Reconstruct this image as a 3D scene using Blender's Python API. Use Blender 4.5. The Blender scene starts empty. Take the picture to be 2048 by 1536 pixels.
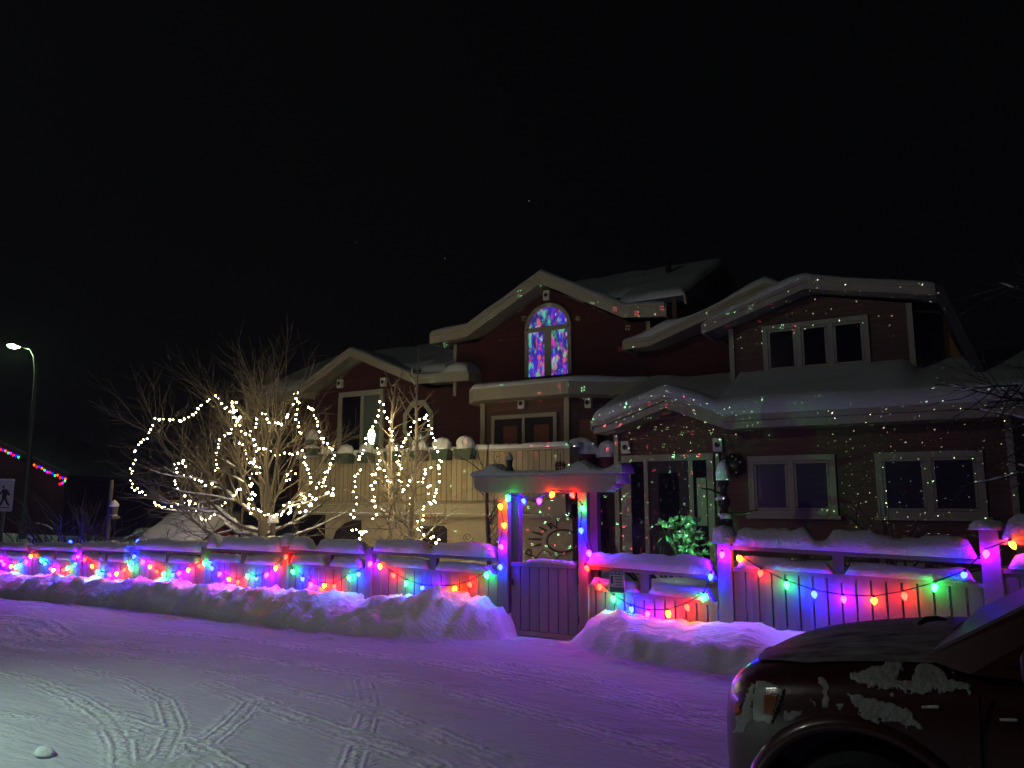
import bpy, bmesh, math, random
import numpy as np
from mathutils import Vector, Matrix, noise
from mathutils.bvhtree import BVHTree
R = math.radians
SC = bpy.context.scene
COL = SC.collection
random.seed(7)

# ------------------------------------------------------------------ camera
F = 1538.0; PITCH = R(8.6); HC = 1.7; AL = R(31)
cam = bpy.data.cameras.new('camera'); camo = bpy.data.objects.new('camera', cam); COL.objects.link(camo)
cam.sensor_width = 36; cam.lens = 36 * F / 2048; cam.clip_end = 4000; cam.clip_start = 0.05
camo.location = (0, 0, HC); camo.rotation_euler = (R(90) + PITCH, 0, 0)
SC.camera = camo
# ------------------------------------------------------------------ world, exposure
w = bpy.data.worlds.new('World'); SC.world = w; w.use_nodes = True
w.node_tree.nodes['Background'].inputs[0].default_value = (0.75, 0.92, 1.0, 1)
w.node_tree.nodes['Background'].inputs[1].default_value = 0.0013
SC.view_settings.view_transform = 'Standard'; SC.view_settings.look = 'None'
SC.view_settings.exposure = 0.0; SC.view_settings.gamma = 1.0
SC.cycles.use_denoising = True
SC.cycles.use_light_tree = True
SC.cycles.max_bounces = 5; SC.cycles.diffuse_bounces = 3; SC.cycles.glossy_bounces = 3
SC.cycles.sample_clamp_indirect = 3.0
SC.cycles.blur_glossy = 0.5
LAMP_SPOT_W = 2250.0      # the off-frame street lamp: pool on the road
LAMP_SPILL_W = 85.0     # and its all-round spill
FAR_LAMP_W = 110.0
COLOUR_BULB = 138.0
WARM_BULB = 66.0
HAZE = .0009
LASER_W = 14000.0

# ------------------------------------------------------------------ frames
sA, cA = math.sin(AL), math.cos(AL)
def ray(u, v):
    x = (u - 1024) / F; y = -(v - 768) / F
    return (x, math.cos(PITCH) - y * math.sin(PITCH), math.sin(PITCH) + y * math.cos(PITCH))
def ground_hit(u, v, z=0):
    d = ray(u, v); k = (z - HC) / d[2]; return (d[0] * k, d[1] * k, z)
O = ground_hit(1080, 1275)
OD = O[0] * sA + O[1] * cA
def W(a, d, z): return Vector((O[0] + a * cA + d * sA, O[1] - a * sA + d * cA, z))
def inv(x, y): return ((x - O[0]) * cA - (y - O[1]) * sA, (x - O[0]) * sA + (y - O[1]) * cA)
def pp(u, v, D):            # where the sight line through a photo pixel meets the vertical plane d = D
    r = ray(u, v); k = (D + OD) / (r[0] * sA + r[1] * cA)
    a, d = inv(r[0] * k, r[1] * k)
    return (a, D, HC + r[2] * k)
def gp(u, v, z=0):
    x, y, _ = ground_hit(u, v, z); a, d = inv(x, y); return (a, d, z)

BASES = {}
def thing(name, label, cat, base=(0, 0, 0), group=None, loc=None, rot=None):
    o = bpy.data.objects.new(name, None); COL.objects.link(o); o.empty_display_size = .1
    o.location = W(*base) if loc is None else loc
    o.rotation_euler = (0, 0, -AL if rot is None else rot)
    o['label'] = label; o['category'] = cat
    if group: o['group'] = group
    BASES[o.name] = Vector(base)
    return o
def tag(o, label, cat, group=None):
    o['label'] = label; o['category'] = cat
    if group: o['group'] = group
    return o

class MB:
    def __init__(s): s.v = []; s.f = []
    def add(s, vs, fs):
        n = len(s.v); s.v.extend([tuple(p) for p in vs]); s.f.extend([tuple(i + n for i in f) for f in fs]); return s
    def box(s, x0, x1, y0, y1, z0, z1):
        return s.add([(x0, y0, z0), (x1, y0, z0), (x1, y1, z0), (x0, y1, z0), (x0, y0, z1), (x1, y0, z1), (x1, y1, z1), (x0, y1, z1)],
                     [(0, 3, 2, 1), (4, 5, 6, 7), (0, 1, 5, 4), (1, 2, 6, 5), (2, 3, 7, 6), (3, 0, 4, 7)])
    def beam(s, p, q, wid, hei, up=(0, 0, 1)):     # box along p->q, wid sideways, hei along up
        p = Vector(p); q = Vector(q); d = (q - p).normalized(); u = Vector(up)
        sd = d.cross(u).normalized() * wid / 2; u = sd.cross(d).normalized() * hei / 2
        vs = [p - sd - u, p + sd - u, p + sd + u, p - sd + u, q - sd - u, q + sd - u, q + sd + u, q - sd + u]
        return s.add(vs, [(0, 1, 2, 3), (4, 7, 6, 5), (0, 4, 5, 1), (1, 5, 6, 2), (2, 6, 7, 3), (3, 7, 4, 0)])
    def prism(s, poly, y0, y1):                    # polygon in (x,z), extruded along y
        n = len(poly); vs = [(x, y0, z) for x, z in poly] + [(x, y1, z) for x, z in poly]
        fs = [tuple(range(n)), tuple(range(2 * n - 1, n - 1, -1))]
        fs += [(i, i + n, (i + 1) % n + n, (i + 1) % n) for i in range(n)]
        return s.add(vs, fs)
    def prismz(s, poly, z0, z1):                   # polygon in (x,y), extruded along z
        n = len(poly); vs = [(x, y, z0) for x, y in poly] + [(x, y, z1) for x, y in poly]
        fs = [tuple(range(n - 1, -1, -1)), tuple(range(n, 2 * n))]
        fs += [(i, (i + 1) % n, (i + 1) % n + n, i + n) for i in range(n)]
        return s.add(vs, fs)
    def tube(s, pts, rad, sides=6, cap=True):
        pts = [Vector(p) for p in pts]
        if not hasattr(rad, '__len__'): rad = [rad] * len(pts)
        n0 = len(s.v); m = len(pts); prev = None
        for i, p in enumerate(pts):
            t = (pts[min(i + 1, m - 1)] - pts[max(i - 1, 0)])
            t = t.normalized() if t.length > 1e-9 else Vector((0, 0, 1))
            if prev is None:
                prev = t.cross(Vector((0.31, 0.77, 0.55)) if abs(t.z) > .9 else Vector((0, 0, 1))).normalized()
            e = (prev - t * prev.dot(t))
            e = e.normalized() if e.length > 1e-6 else t.orthogonal().normalized()
            prev = e; g = t.cross(e)
            for k in range(sides):
                an = 2 * math.pi * k / sides
                s.v.append(tuple(p + (e * math.cos(an) + g * math.sin(an)) * rad[i]))
        for i in range(m - 1):
            for k in range(sides):
                a = n0 + i * sides + k; b = n0 + i * sides + (k + 1) % sides
                s.f.append((a, b, b + sides, a + sides))
        if cap:
            s.f.append(tuple(n0 + k for k in range(sides - 1, -1, -1)))
            s.f.append(tuple(n0 + (m - 1) * sides + k for k in range(sides)))
        return s
    def lathe(s, prof, c, sides=12, axis='z', squash=(1, 1)):
        n0 = len(s.v); c = Vector(c)
        for r, h in prof:
            for k in range(sides):
                an = 2 * math.pi * k / sides
                x, y = r * math.cos(an) * squash[0], r * math.sin(an) * squash[1]
                s.v.append(tuple(c + (Vector((x, y, h)) if axis == 'z' else Vector((x, h, y)))))
        for i in range(len(prof) - 1):
            for k in range(sides):
                a = n0 + i * sides + k; b = n0 + i * sides + (k + 1) % sides
                s.f.append((a, b, b + sides, a + sides))
        s.f.append(tuple(n0 + k for k in range(sides - 1, -1, -1)))
        s.f.append(tuple(n0 + (len(prof) - 1) * sides + k for k in range(sides)))
        return s
    def grid(s, nu, nv, fn):                       # open sheet of nu x nv points
        n0 = len(s.v)
        for i in range(nu):
            for j in range(nv): s.v.append(tuple(fn(i / (nu - 1), j / (nv - 1))))
        for i in range(nu - 1):
            for j in range(nv - 1):
                a = n0 + i * nv + j; s.f.append((a, a + nv, a + nv + 1, a + 1))
        return s
    def build(s, name, m, parent=None, smooth=False, base=None, fix=True):
        me = bpy.data.meshes.new(name)
        b = Vector(base) if base is not None else (BASES.get(parent.name, Vector()) if parent else Vector())
        me.from_pydata([(v[0] - b.x, v[1] - b.y, v[2] - b.z) for v in s.v], [], s.f)
        if fix:
            bm = bmesh.new(); bm.from_mesh(me); bmesh.ops.recalc_face_normals(bm, faces=bm.faces); bm.to_mesh(me); bm.free()
        if m: me.materials.append(m)
        if smooth: me.polygons.foreach_set('use_smooth', [True] * len(me.polygons))
        o = bpy.data.objects.new(name, me); COL.objects.link(o)
        if parent:
            o.parent = parent; BASES[o.name] = b
        else:
            o.location = W(*b); o.rotation_euler = (0, 0, -AL); BASES[o.name] = b
        return o
def solo(name, mb, m, label, cat, base, group=None, smooth=False):
    return tag(mb.build(name, m, None, smooth, base), label, cat, group)

# ------------------------------------------------------------------ materials
def new_mat(name):
    m = bpy.data.materials.new(name); m.use_nodes = True
    nt = m.node_tree; return m, nt, nt.nodes['Principled BSDF']
def nd(nt, typ, **kw):
    n = nt.nodes.new(typ)
    for k, v in kw.items():
        if k.startswith('i_'):
            key = k[2:]; n.inputs[int(key) if key.isdigit() else key.replace('_', ' ')].default_value = v
        else: setattr(n, k, v)
    return n
def mathn(nt, op, a, b=None, c=None, clamp=False):
    n = nt.nodes.new('ShaderNodeMath'); n.operation = op; n.use_clamp = clamp
    for i, x in enumerate((a, b, c)):
        if x is None: continue
        if isinstance(x, (int, float)): n.inputs[i].default_value = x
        else: nt.links.new(x, n.inputs[i])
    return n.outputs[0]
def mixc(nt, fac, a, b):
    n = nt.nodes.new('ShaderNodeMix'); n.data_type = 'RGBA'
    for i, x in ((0, fac), (6, a), (7, b)):
        if isinstance(x, (int, float)): n.inputs[i].default_value = x
        elif isinstance(x, tuple): n.inputs[i].default_value = (*x, 1)
        else: nt.links.new(x, n.inputs[i])
    return n.outputs[2]
def coords(nt, scale=(1, 1, 1)):
    t = nt.nodes.new('ShaderNodeTexCoord'); mp = nt.nodes.new('ShaderNodeMapping')
    nt.links.new(t.outputs['Object'], mp.inputs[0]); mp.inputs['Scale'].default_value = scale
    return mp.outputs[0]
def noi(nt, vec, scale, detail=4, rough=.55):
    n = nd(nt, 'ShaderNodeTexNoise', i_Scale=scale, i_Detail=detail, i_Roughness=rough)
    nt.links.new(vec, n.inputs['Vector']); return n.outputs['Fac']
def bump(nt, bs, height, strength, dist=.02):
    b = nd(nt, 'ShaderNodeBump', i_Strength=strength, i_Distance=dist)
    nt.links.new(height, b.inputs['Height']); nt.links.new(b.outputs[0], bs.inputs['Normal'])
def plain(name, c, rough=.6, var=.15, scale=6, bmp=.2, metal=0, spec=.3, stretch=(1, 1, 1), dist=.01):
    m, nt, bs = new_mat(name)
    v = coords(nt, stretch); n = noi(nt, v, scale)
    lo = tuple(x * (1 - var) for x in c); hi = tuple(min(1, x * (1 + var)) for x in c)
    nt.links.new(mixc(nt, n, lo, hi), bs.inputs['Base Color'])
    bs.inputs['Roughness'].default_value = rough; bs.inputs['Metallic'].default_value = metal
    bs.inputs['Specular IOR Level'].default_value = spec
    if bmp: bump(nt, bs, noi(nt, v, scale * 4), bmp, dist)
    return m
def emit(name, c, strength, sampling=True):
    m, nt, bs = new_mat(name)
    bs.inputs['Base Color'].default_value = (*[min(1, x) for x in c], 1); bs.inputs['Emission Color'].default_value = (*c, 1)
    bs.inputs['Emission Strength'].default_value = strength; bs.inputs['Roughness'].default_value = .3
    if not sampling: m.cycles.emission_sampling = 'NONE'
    return m
def siding(name, c, pitch=.12, var=.25):
    m, nt, bs = new_mat(name)
    v = coords(nt); sx = nd(nt, 'ShaderNodeSeparateXYZ'); nt.links.new(v, sx.inputs[0])
    saw = mathn(nt, 'FRACT', mathn(nt, 'DIVIDE', sx.outputs[2], pitch))
    n = noi(nt, coords(nt, (1.2, 1.2, 14)), 2.2, 5)
    lo = tuple(x * (1 - var) for x in c); hi = tuple(x * (1 + var) for x in c)
    groove = mathn(nt, 'GREATER_THAN', saw, .93)
    nt.links.new(mixc(nt, mathn(nt, 'MULTIPLY', groove, .6), mixc(nt, n, lo, hi), tuple(x * .3 for x in c)), bs.inputs['Base Color'])
    bs.inputs['Roughness'].default_value = .75; bs.inputs['Specular IOR Level'].default_value = .2
    bump(nt, bs, mathn(nt, 'ADD', mathn(nt, 'MULTIPLY', saw, -1.0), mathn(nt, 'MULTIPLY', n, .3)), .7, .012)
    return m
def planks(name, c, pitch, axis=0, gap=.06, var=.25, seed=0.0):
    m, nt, bs = new_mat(name)
    v = coords(nt); sx = nd(nt, 'ShaderNodeSeparateXYZ'); nt.links.new(v, sx.inputs[0])
    q = mathn(nt, 'DIVIDE', mathn(nt, 'ADD', sx.outputs[axis], 50 + seed), pitch)
    fr = mathn(nt, 'FRACT', q); idx = mathn(nt, 'FLOOR', q)
    wn = nd(nt, 'ShaderNodeTexWhiteNoise', noise_dimensions='1D'); nt.links.new(idx, wn.inputs['W'])
    n = noi(nt, coords(nt, (12, 12, .8)), 3, 5)
    f = mathn(nt, 'ADD', mathn(nt, 'MULTIPLY', wn.outputs[0], .6), mathn(nt, 'MULTIPLY', n, .4))
    lo = tuple(x * (1 - var) for x in c); hi = tuple(x * (1 + var) for x in c)
    groove = mathn(nt, 'LESS_THAN', fr, gap)
    nt.links.new(mixc(nt, groove, mixc(nt, f, lo, hi), tuple(x * .12 for x in c)), bs.inputs['Base Color'])
    bs.inputs['Roughness'].default_value = .8; bs.inputs['Specular IOR Level'].default_value = .2
    bump(nt, bs, mathn(nt, 'SUBTRACT', mathn(nt, 'MULTIPLY', n, .3), groove), .6, .01)
    return m
def snow_mat(name, c=(.80, .82, .86), s=1.0, strength=.5):
    m, nt, bs = new_mat(name)
    v = coords(nt)
    h = mathn(nt, 'ADD', mathn(nt, 'MULTIPLY', noi(nt, v, 9 * s, 6, .6), 1.0), mathn(nt, 'MULTIPLY', noi(nt, v, 45 * s, 4, .7), .5))
    nt.links.new(mixc(nt, noi(nt, v, 5 * s), tuple(x * .9 for x in c), c), bs.inputs['Base Color'])
    bs.inputs['Roughness'].default_value = .7; bs.inputs['Specular IOR Level'].default_value = .25
    bump(nt, bs, h, strength, .05)
    return m
def wood(name, c, var=.25):
    return plain(name, c, .8, var, 5, .35, 0, .2, (3, 3, .5))

M = {}
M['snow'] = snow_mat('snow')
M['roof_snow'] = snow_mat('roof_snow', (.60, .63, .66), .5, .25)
M['rail_snow'] = snow_mat('rail_snow', (.78, .79, .84), 2.2, .9)
M['red_siding'] = siding('red_siding', (.066, .021, .019))
M['brown_siding'] = siding('brown_siding', (.13, .075, .055))
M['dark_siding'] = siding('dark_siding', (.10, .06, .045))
M['trim'] = wood('trim', (.34, .32, .25), .12)
M['soffit'] = planks('soffit', (.25, .23, .18), .12, 1, .1, .1)
M['deck_planks'] = planks('deck_planks', (.34, .29, .19), .135, 0, .09, .22)
M['stucco'] = plain('stucco', (.36, .31, .22), .9, .1, 9, .5)
M['beam'] = wood('beam', (.36, .33, .24), .1)
M['arbor_wood'] = wood('arbor_wood', (.34, .30, .28))
M['dark'] = plain('dark', (.02, .017, .02), .8, .2, 4, .1)
M['maroon_panel'] = plain('maroon_panel', (.10, .02, .03), .7, .2, 4, .1)
M['glass'] = plain('glass', (.006, .007, .012), .12, .1, 2, 0, 0, .4)
M['curtain_glass'] = plain('curtain_glass', (.02, .022, .04), .3, .5, 7, 0, 0, .4)
M['shingle'] = plain('shingle', (.05, .05, .05), .9, .3, 12, .4)
M['fence'] = wood('fence', (.25, .21, .20))
M['gate_wood'] = planks('gate_wood', (.24, .20, .20), .1372, 0, .0, .2, .02)
M['post'] = wood('post', (.23, .20, .19))
M['door'] = wood('door', (.16, .07, .045))
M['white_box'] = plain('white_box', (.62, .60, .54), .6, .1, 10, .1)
M['green_box'] = plain('green_box', (.05, .075, .055), .7, .2, 8, .2)
M['bark'] = plain('bark', (.12, .10, .078), .9, .35, 30, .6)
M['twig'] = plain('twig', (.17, .145, .11), .9, .3, 30, 0)
M['birch'] = plain('birch', (.40, .34, .24), .8, .35, 18, .4)
M['dark_twig'] = plain('dark_twig', (.06, .05, .045), .9, .3, 20, 0)
M['wire'] = plain('wire', (.015, .025, .018), .6, .1, 9, 0)
M['metal'] = plain('metal', (.14, .16, .13), .5, .1, 4, .05, .5)
M['black'] = plain('black', (.01, .01, .012), .6, .2, 6, .1)
M['leaf'] = plain('leaf', (.10, .16, .08), .6, .4, 12, .3)
M['wreath'] = plain('wreath', (.035, .03, .02), .9, .4, 25, .4)
M['sign_white'] = plain('sign_white', (.55, .52, .55), .5, .06, 5, .05)
M['sign_dark'] = plain('sign_dark', (.02, .02, .035), .6, .1, 5, 0)
M['sign_green'] = plain('sign_green', (.05, .16, .11), .5, .1, 5, 0)
M['mural'] = plain('mural', (.045, .025, .02), .8, .2, 8, 0)
WARM = (1, .80, .42)
M['warm'] = emit('warm_bulb', (1, .80, .40), WARM_BULB)
BULB = {'red': (.72, .0030, .0014), 'orange': (.72, .042, .0014), 'green': (.0035, .45, .055), 'blue': (.0030, .0062, 3.0), 'magenta': (.40, .0030, 1.7)}
for k, c in BULB.items(): M[k] = emit(k + '_bulb', c, COLOUR_BULB)
for k, c in BULB.items(): M['far_' + k] = emit('far_' + k, tuple(min(1, x) for x in c), 10)

# ------------------------------------------------------------------ noise helper
def nz(x, y, z=0.0, o=3): return noise.fractal(Vector((x, y, z)), 0.8, 2.1, o)
def interp(x, tab):
    return float(np.interp(x, [t[0] for t in tab], [t[1] for t in tab]))

# ------------------------------------------------------------------ ground
TOE = [(-40, -.7), (-13, -.65), (-8, -.62), (-4.5, -.85), (-2.3, -1.05), (-1.24, -.85), (-.45, -.5), (.2, -.1), (.62, -.42), (1.45, -.80), (2.33, -.98), (2.96, -1.12), (3.54, -1.45), (5, -1.9), (9, -2.2)]
CREST = [(-40, .3), (-12.4, .22), (-10, .28), (-7.5, .36), (-6.2, .36), (-5, .38), (-3.7, .40), (-2.9, .36), (-2.45, .35), (-1.9, .45), (-1.42, .53), (-.78, .50), (-.5, .36), (-.36, .12), (-.3, .0), (.5, .0), (.62, .12), (.84, .33), (1.16, .50), (1.46, .39), (2.37, .40), (3, .40), (3.65, .34), (5, .36), (9, .4)]
def base_z(a): return .016 * max(a, -30) if a < 0 else 0.0
def sm(x): x = min(1, max(0, x)); return x * x * (3 - 2 * x)
def ground_z(a, d):
    b = base_z(a)
    if d > 8 or d < -14 or a < -60 or a > 30: 
        return b + (.35 if d > 0 else 0) + .25 * nz(a * .05, d * .05)
    z = b + .012 * nz(a * .9, d * 2.2, 3) + .006 * nz(a * 4, d * 7, 5)
    toe = interp(a, TOE) + .09 * nz(a * 1.3, 0, 1) + .03 * nz(a * 6, 0, 2)
    cr = interp(a, CREST) * (.84 if a < -1.8 else .93) * (1 + .22 * nz(a * 1.7, 4, 2)) + .0
    if d < .12:
        if d > toe:
            t = (d - toe) / (-.22 - toe)
            if a > 1.3:
                prof = .72 * sm(t / .32) + .28 * sm((t - .2) / .8)
            else:
                prof = .25 * sm(t / .2) + .75 * math.sin(min(1, max(0, t)) * math.pi / 2) ** 1.25
            lump = nz(a * 2.4, d * 3.6, 8) * .10 + nz(a * 7, d * 8, 4) * .045 + nz(a * 17, d * 17, 4) * .015
            vd = noise.voronoi(Vector((a * 4.5, d * 4.5, 2)))[0]; lump += max(0, .42 - vd[0]) * .07 * (1 if a < 1.5 else .3) + min(.06, (vd[1] - vd[0]) * .05)
            vd2 = noise.voronoi(Vector((a * 10, d * 10, 5)))[0]; lump += max(0, .38 - vd2[0]) * .09 * (1 if nz(a * 1.5, d * 2, 7) > -.1 else .2); lump -= abs(nz(a * 1.6 + d, d * 5, 3)) * .035
            if a > 1.3: lump *= .35 + .65 * sm(1 - t / .6)
            k = min(1, cr / .3)
            z = b * (1 - prof) + prof * cr + lump * sm(t * 3) * k + z * 0
        elif d > toe - .5:                              # crumbs swept against the foot of the bank
            z += max(0, nz(a * 7, d * 7, 6)) * .07 * sm((d - toe + .5) / .5)
    else:
        yard = interp(a, [(-20, .0), (-9, .05), (-4, .2), (-1, .30), (1, .42), (6, .5)]) + .05 * d
        k = sm((d - .12) / .5)
        z = cr * (1 - k) + (yard + .08 * nz(a * 1.1, d * 1.1, 2)) * k if not (-.45 < a < .6) else yard * k * .8
    return z
ga = np.concatenate([[-160, -110, -70, -50, -38, -30, -25, -21, -18.5], np.arange(-17, -6, .075), np.arange(-6, 6.5, .05), [6.8, 7.3, 8, 9, 11, 14, 20, 30, 60, 100, 160]])
gd = np.concatenate([[-160, -90, -40, -22, -14, -11.5, -10], np.arange(-9, -2.2, .055), np.arange(-2.2, .35, .04), np.arange(.4, 7.2, .22), [7.8, 9, 11, 14, 18, 24, 32, 50, 90, 160]])
TRACKS = [  # tyre tracks as the photo shows them, [pixels], half width
    ([(-60, 1322), (60, 1345), (150, 1385), (215, 1430), (245, 1480), (250, 1560)], .13),
    ([(-60, 1285), (120, 1315), (250, 1352), (330, 1395), (350, 1450), (330, 1500), (290, 1560)], .12),
    ([(170, 1405), (260, 1440), (370, 1480), (470, 1540), (520, 1580)], .13),
    ([(505, 1400), (470, 1440), (420, 1480), (360, 1530), (320, 1570)], .13),
    ([(-60, 1250), (200, 1272), (520, 1310), (900, 1380), (1300, 1490), (1480, 1560)], .16),
    ([(-60, 1268), (200, 1296), (480, 1345), (760, 1420), (1000, 1520), (1060, 1570)], .14),
    ([(420, 1360), (560, 1420), (700, 1470), (860, 1520), (930, 1570)], .15),
    ([(300, 1250), (700, 1300), (1100, 1365), (1500, 1470), (1600, 1510)], .15),
    ([(720, 1340), (740, 1420), (715, 1500), (690, 1570)], .12),
    ([(960, 1320), (1150, 1352), (1330, 1400), (1480, 1445)], .12),
    ([(-60, 1410), (150, 1440), (300, 1470)], .06),
    ([(-60, 1215), (60, 1228), (100, 1258), (-60, 1276)], .35)]
AA, DD = np.meshgrid(ga, gd, indexing='ij')
bank = np.zeros(AA.shape); trk = np.zeros(AA.shape); tdist = np.ones(AA.shape)
for px, hw in TRACKS:
    P = [gp(u, v) for u, v in px]
    Q = []
    for i in range(len(P) - 1):
        for t in np.linspace(0, 1, 6, endpoint=False): Q.append((P[i][0] * (1 - t) + P[i + 1][0] * t, P[i][1] * (1 - t) + P[i + 1][1] * t))
    Q.append(P[-1][:2]); best = np.full(AA.shape, 99.0)
    for (x0, y0), (x1, y1) in zip(Q[:-1], Q[1:]):
        dx, dy = x1 - x0, y1 - y0; L = dx * dx + dy * dy + 1e-9
        t = np.clip(((AA - x0) * dx + (DD - y0) * dy) / L, 0, 1)
        best = np.minimum(best, np.hypot(AA - x0 - t * dx, DD - y0 - t * dy))
    core = np.clip((hw - best) / .05 + .5, 0, 1)
    tdist = np.where(core > trk, best / hw, tdist); trk = np.maximum(trk, core)
gv = []
for i, a in enumerate(ga):
    for j, d in enumerate(gd):
        z = ground_z(a, d)
        bank[i, j] = sm((d - interp(a, TOE) + .05) / .2)
        if trk[i, j] > 0: z += trk[i, j] * (.012 * nz(a * 11, d * 11, 9) - .006)
        gv.append((a, d, z))
nv = len(gd)
gf = [(i * nv + j, (i + 1) * nv + j, (i + 1) * nv + j + 1, i * nv + j + 1) for i in range(len(ga) - 1) for j in range(nv - 1)]
m, nt, bs = new_mat('ground_snow')
v = coords(nt); at = nd(nt, 'ShaderNodeAttribute', attribute_name='track')
n1 = noi(nt, v, 26, 6, .7); n2 = noi(nt, coords(nt, (1.0, 5.5, 1)), 3.2, 6, .65); n3 = noi(nt, v, 1.1, 4)
vo = nd(nt, 'ShaderNodeTexVoronoi', i_Scale=19.0); nt.links.new(v, vo.inputs['Vector'])
at2 = nd(nt, 'ShaderNodeAttribute', attribute_name='trackpos')
rib = mathn(nt, 'MULTIPLY', mathn(nt, 'SINE', mathn(nt, 'MULTIPLY', at2.outputs['Fac'], 14.0)), .35)
patchy = nd(nt, 'ShaderNodeMapRange'); nt.links.new(noi(nt, v, 2.3, 3), patchy.inputs[0]); patchy.inputs[1].default_value = .30; patchy.inputs[2].default_value = .52
tfac = mathn(nt, 'MULTIPLY', at.outputs['Fac'], patchy.outputs[0])
crumb = mathn(nt, 'MULTIPLY', tfac, mathn(nt, 'ADD', rib, mathn(nt, 'ADD', vo.outputs['Distance'], n1)))
ab = nd(nt, 'ShaderNodeAttribute', attribute_name='bank')
col = mixc(nt, ab.outputs['Fac'], mixc(nt, n3, (.46, .462, .50), (.62, .622, .66)), mixc(nt, n1, (.72, .73, .76), (.86, .87, .90)))
tk = mathn(nt, 'MULTIPLY', mathn(nt, 'MULTIPLY', tfac, .85), mathn(nt, 'GREATER_THAN', mathn(nt, 'ADD', n1, mathn(nt, 'MULTIPLY', rib, .3)), .5))
nt.links.new(mixc(nt, tk, col, (.88, .89, .92)), bs.inputs['Base Color'])
bs.inputs['Roughness'].default_value = .65; bs.inputs['Specular IOR Level'].default_value = .25
hh = mathn(nt, 'ADD', mathn(nt, 'MULTIPLY', crumb, 1.1), mathn(nt, 'ADD', mathn(nt, 'MULTIPLY', n2, 1.5), mathn(nt, 'MULTIPLY', n1, .35)))
bump(nt, bs, hh, .62, .045)
gmb = MB(); gmb.v = gv; gmb.f = gf
go = gmb.build('snowy_ground', m, None, True, (0, 0, 0), fix=False)
at_ = go.data.attributes.new('track', 'FLOAT', 'POINT'); at_.data.foreach_set('value', trk.ravel().astype(np.float32))
go['kind'] = 'structure'
at_ = go.data.attributes.new('bank', 'FLOAT', 'POINT'); at_.data.foreach_set('value', bank.ravel().astype(np.float32))
at_ = go.data.attributes.new('trackpos', 'FLOAT', 'POINT'); at_.data.foreach_set('value', tdist.ravel().astype(np.float32))

# ------------------------------------------------------------------ snow shapes
def snow_strip(mb, p, q, hw, h, seed, gaps=(), n=None, rag=.2):
    p = Vector(p); q = Vector(q); L = (q - p).length; n = n or max(8, int(L / .06)); m = 9
    d = (q - p).normalized(); sd = Vector((-d.y, d.x, 0)).normalized()
    n0 = len(mb.v)
    for i in range(n + 1):
        s = i / n; c = p.lerp(q, s); e = min(s, 1 - s) * L / (.6 * h + .02); e = math.sqrt(max(0.0, 1 - (1 - min(1, e)) ** 2))
        hh = h * (1 + rag * 1.3 * nz(s * L * 2.0, seed, 1) + rag * .5 * nz(s * L * 7, seed, 4)) * (.12 + .88 * e)
        for g0, g1, gk in gaps:
            k = sm((s * L - g0) / .12) * sm((g1 - s * L) / .12); hh *= 1 - k * (1 - gk)
        hh = max(.012, hh); ww = hw * (.7 + .3 * e) * (1 + .12 * nz(s * L * 5, seed, 9))
        for k in range(m):
            an = math.pi * k / (m - 1); cx = math.cos(an); sx = math.sin(an)
            y = ww * math.copysign(abs(cx) ** .55, cx); z = hh * sx ** .6
            jit = .014 * nz(s * L * 14, k * 1.7, seed)
            mb.v.append(tuple(c + sd * (y + jit) + Vector((0, 0, z + (jit if 0 < k < m - 1 else 0)))))
    for i in range(n):
        for k in range(m - 1):
            a = n0 + i * m + k; mb.f.append((a, a + 1, a + m + 1, a + m))
        mb.f.append((n0 + i * m + m - 1, n0 + i * m, n0 + (i + 1) * m, n0 + (i + 1) * m + m - 1))
    mb.f.append(tuple(n0 + k for k in range(m))); mb.f.append(tuple(n0 + n * m + k for k in range(m - 1, -1, -1)))
    return mb
def snow_sheet(mb, fn, nu, nv, th, seed, rim=.12, Lu=1, Lv=1, edges=(1, 1, 1, 1), var=.25, ns=1.2):
    # fn(u,v) -> surface point; a rounded slab of snow is laid on it
    def top(u, v):
        p = Vector(fn(u, v)); e = 1.0
        for on, dist in ((edges[0], u * Lu), (edges[1], (1 - u) * Lu), (edges[2], v * Lv), (edges[3], (1 - v) * Lv)):
            if on: e = min(e, dist / rim)
        e = math.sqrt(max(0, 1 - (1 - min(1, e)) ** 2))
        t = th(u, v) if callable(th) else th
        t = t * (1 + var * nz(p.x * ns, p.y * ns, seed)) * e
        return p + Vector((0, 0, max(.004, t)))
    def par(i, n, L):                                   # crowd the rows near both rims
        x = i / (n - 1); k = min(.2, rim / L)
        y = x * 1.0
        return 0.0 if i == 0 else 1.0 if i == n - 1 else (lambda q: k * (q / .2) ** 1.8 if q < .2 else 1 - k * ((1 - q) / .2) ** 1.8 if q > .8 else k + (1 - 2 * k) * (q - .2) / .6)(y)
    us = [par(i, nu, Lu) for i in range(nu)]; vs = [par(j, nv, Lv) for j in range(nv)]
    n0 = len(mb.v)
    for u in us:
        for v in vs: mb.v.append(tuple(top(u, v)))
    for u in us:
        for v in vs: mb.v.append(tuple(Vector(fn(u, v)) - Vector((0, 0, .006))))
    N = nu * nv
    for i in range(nu - 1):
        for j in range(nv - 1):
            a = n0 + i * nv + j; mb.f.append((a, a + nv, a + nv + 1, a + 1)); b = a + N; mb.f.append((b, b + 1, b + nv + 1, b + nv))
    for i in range(nu - 1):
        for j in (0, nv - 1):
            a = n0 + i * nv + j; mb.f.append((a, a + N, a + nv + N, a + nv))
    for j in range(nv - 1):
        for i in (0, nu - 1):
            a = n0 + i * nv + j; mb.f.append((a, a + 1, a + 1 + N, a + N))
    return mb
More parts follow.
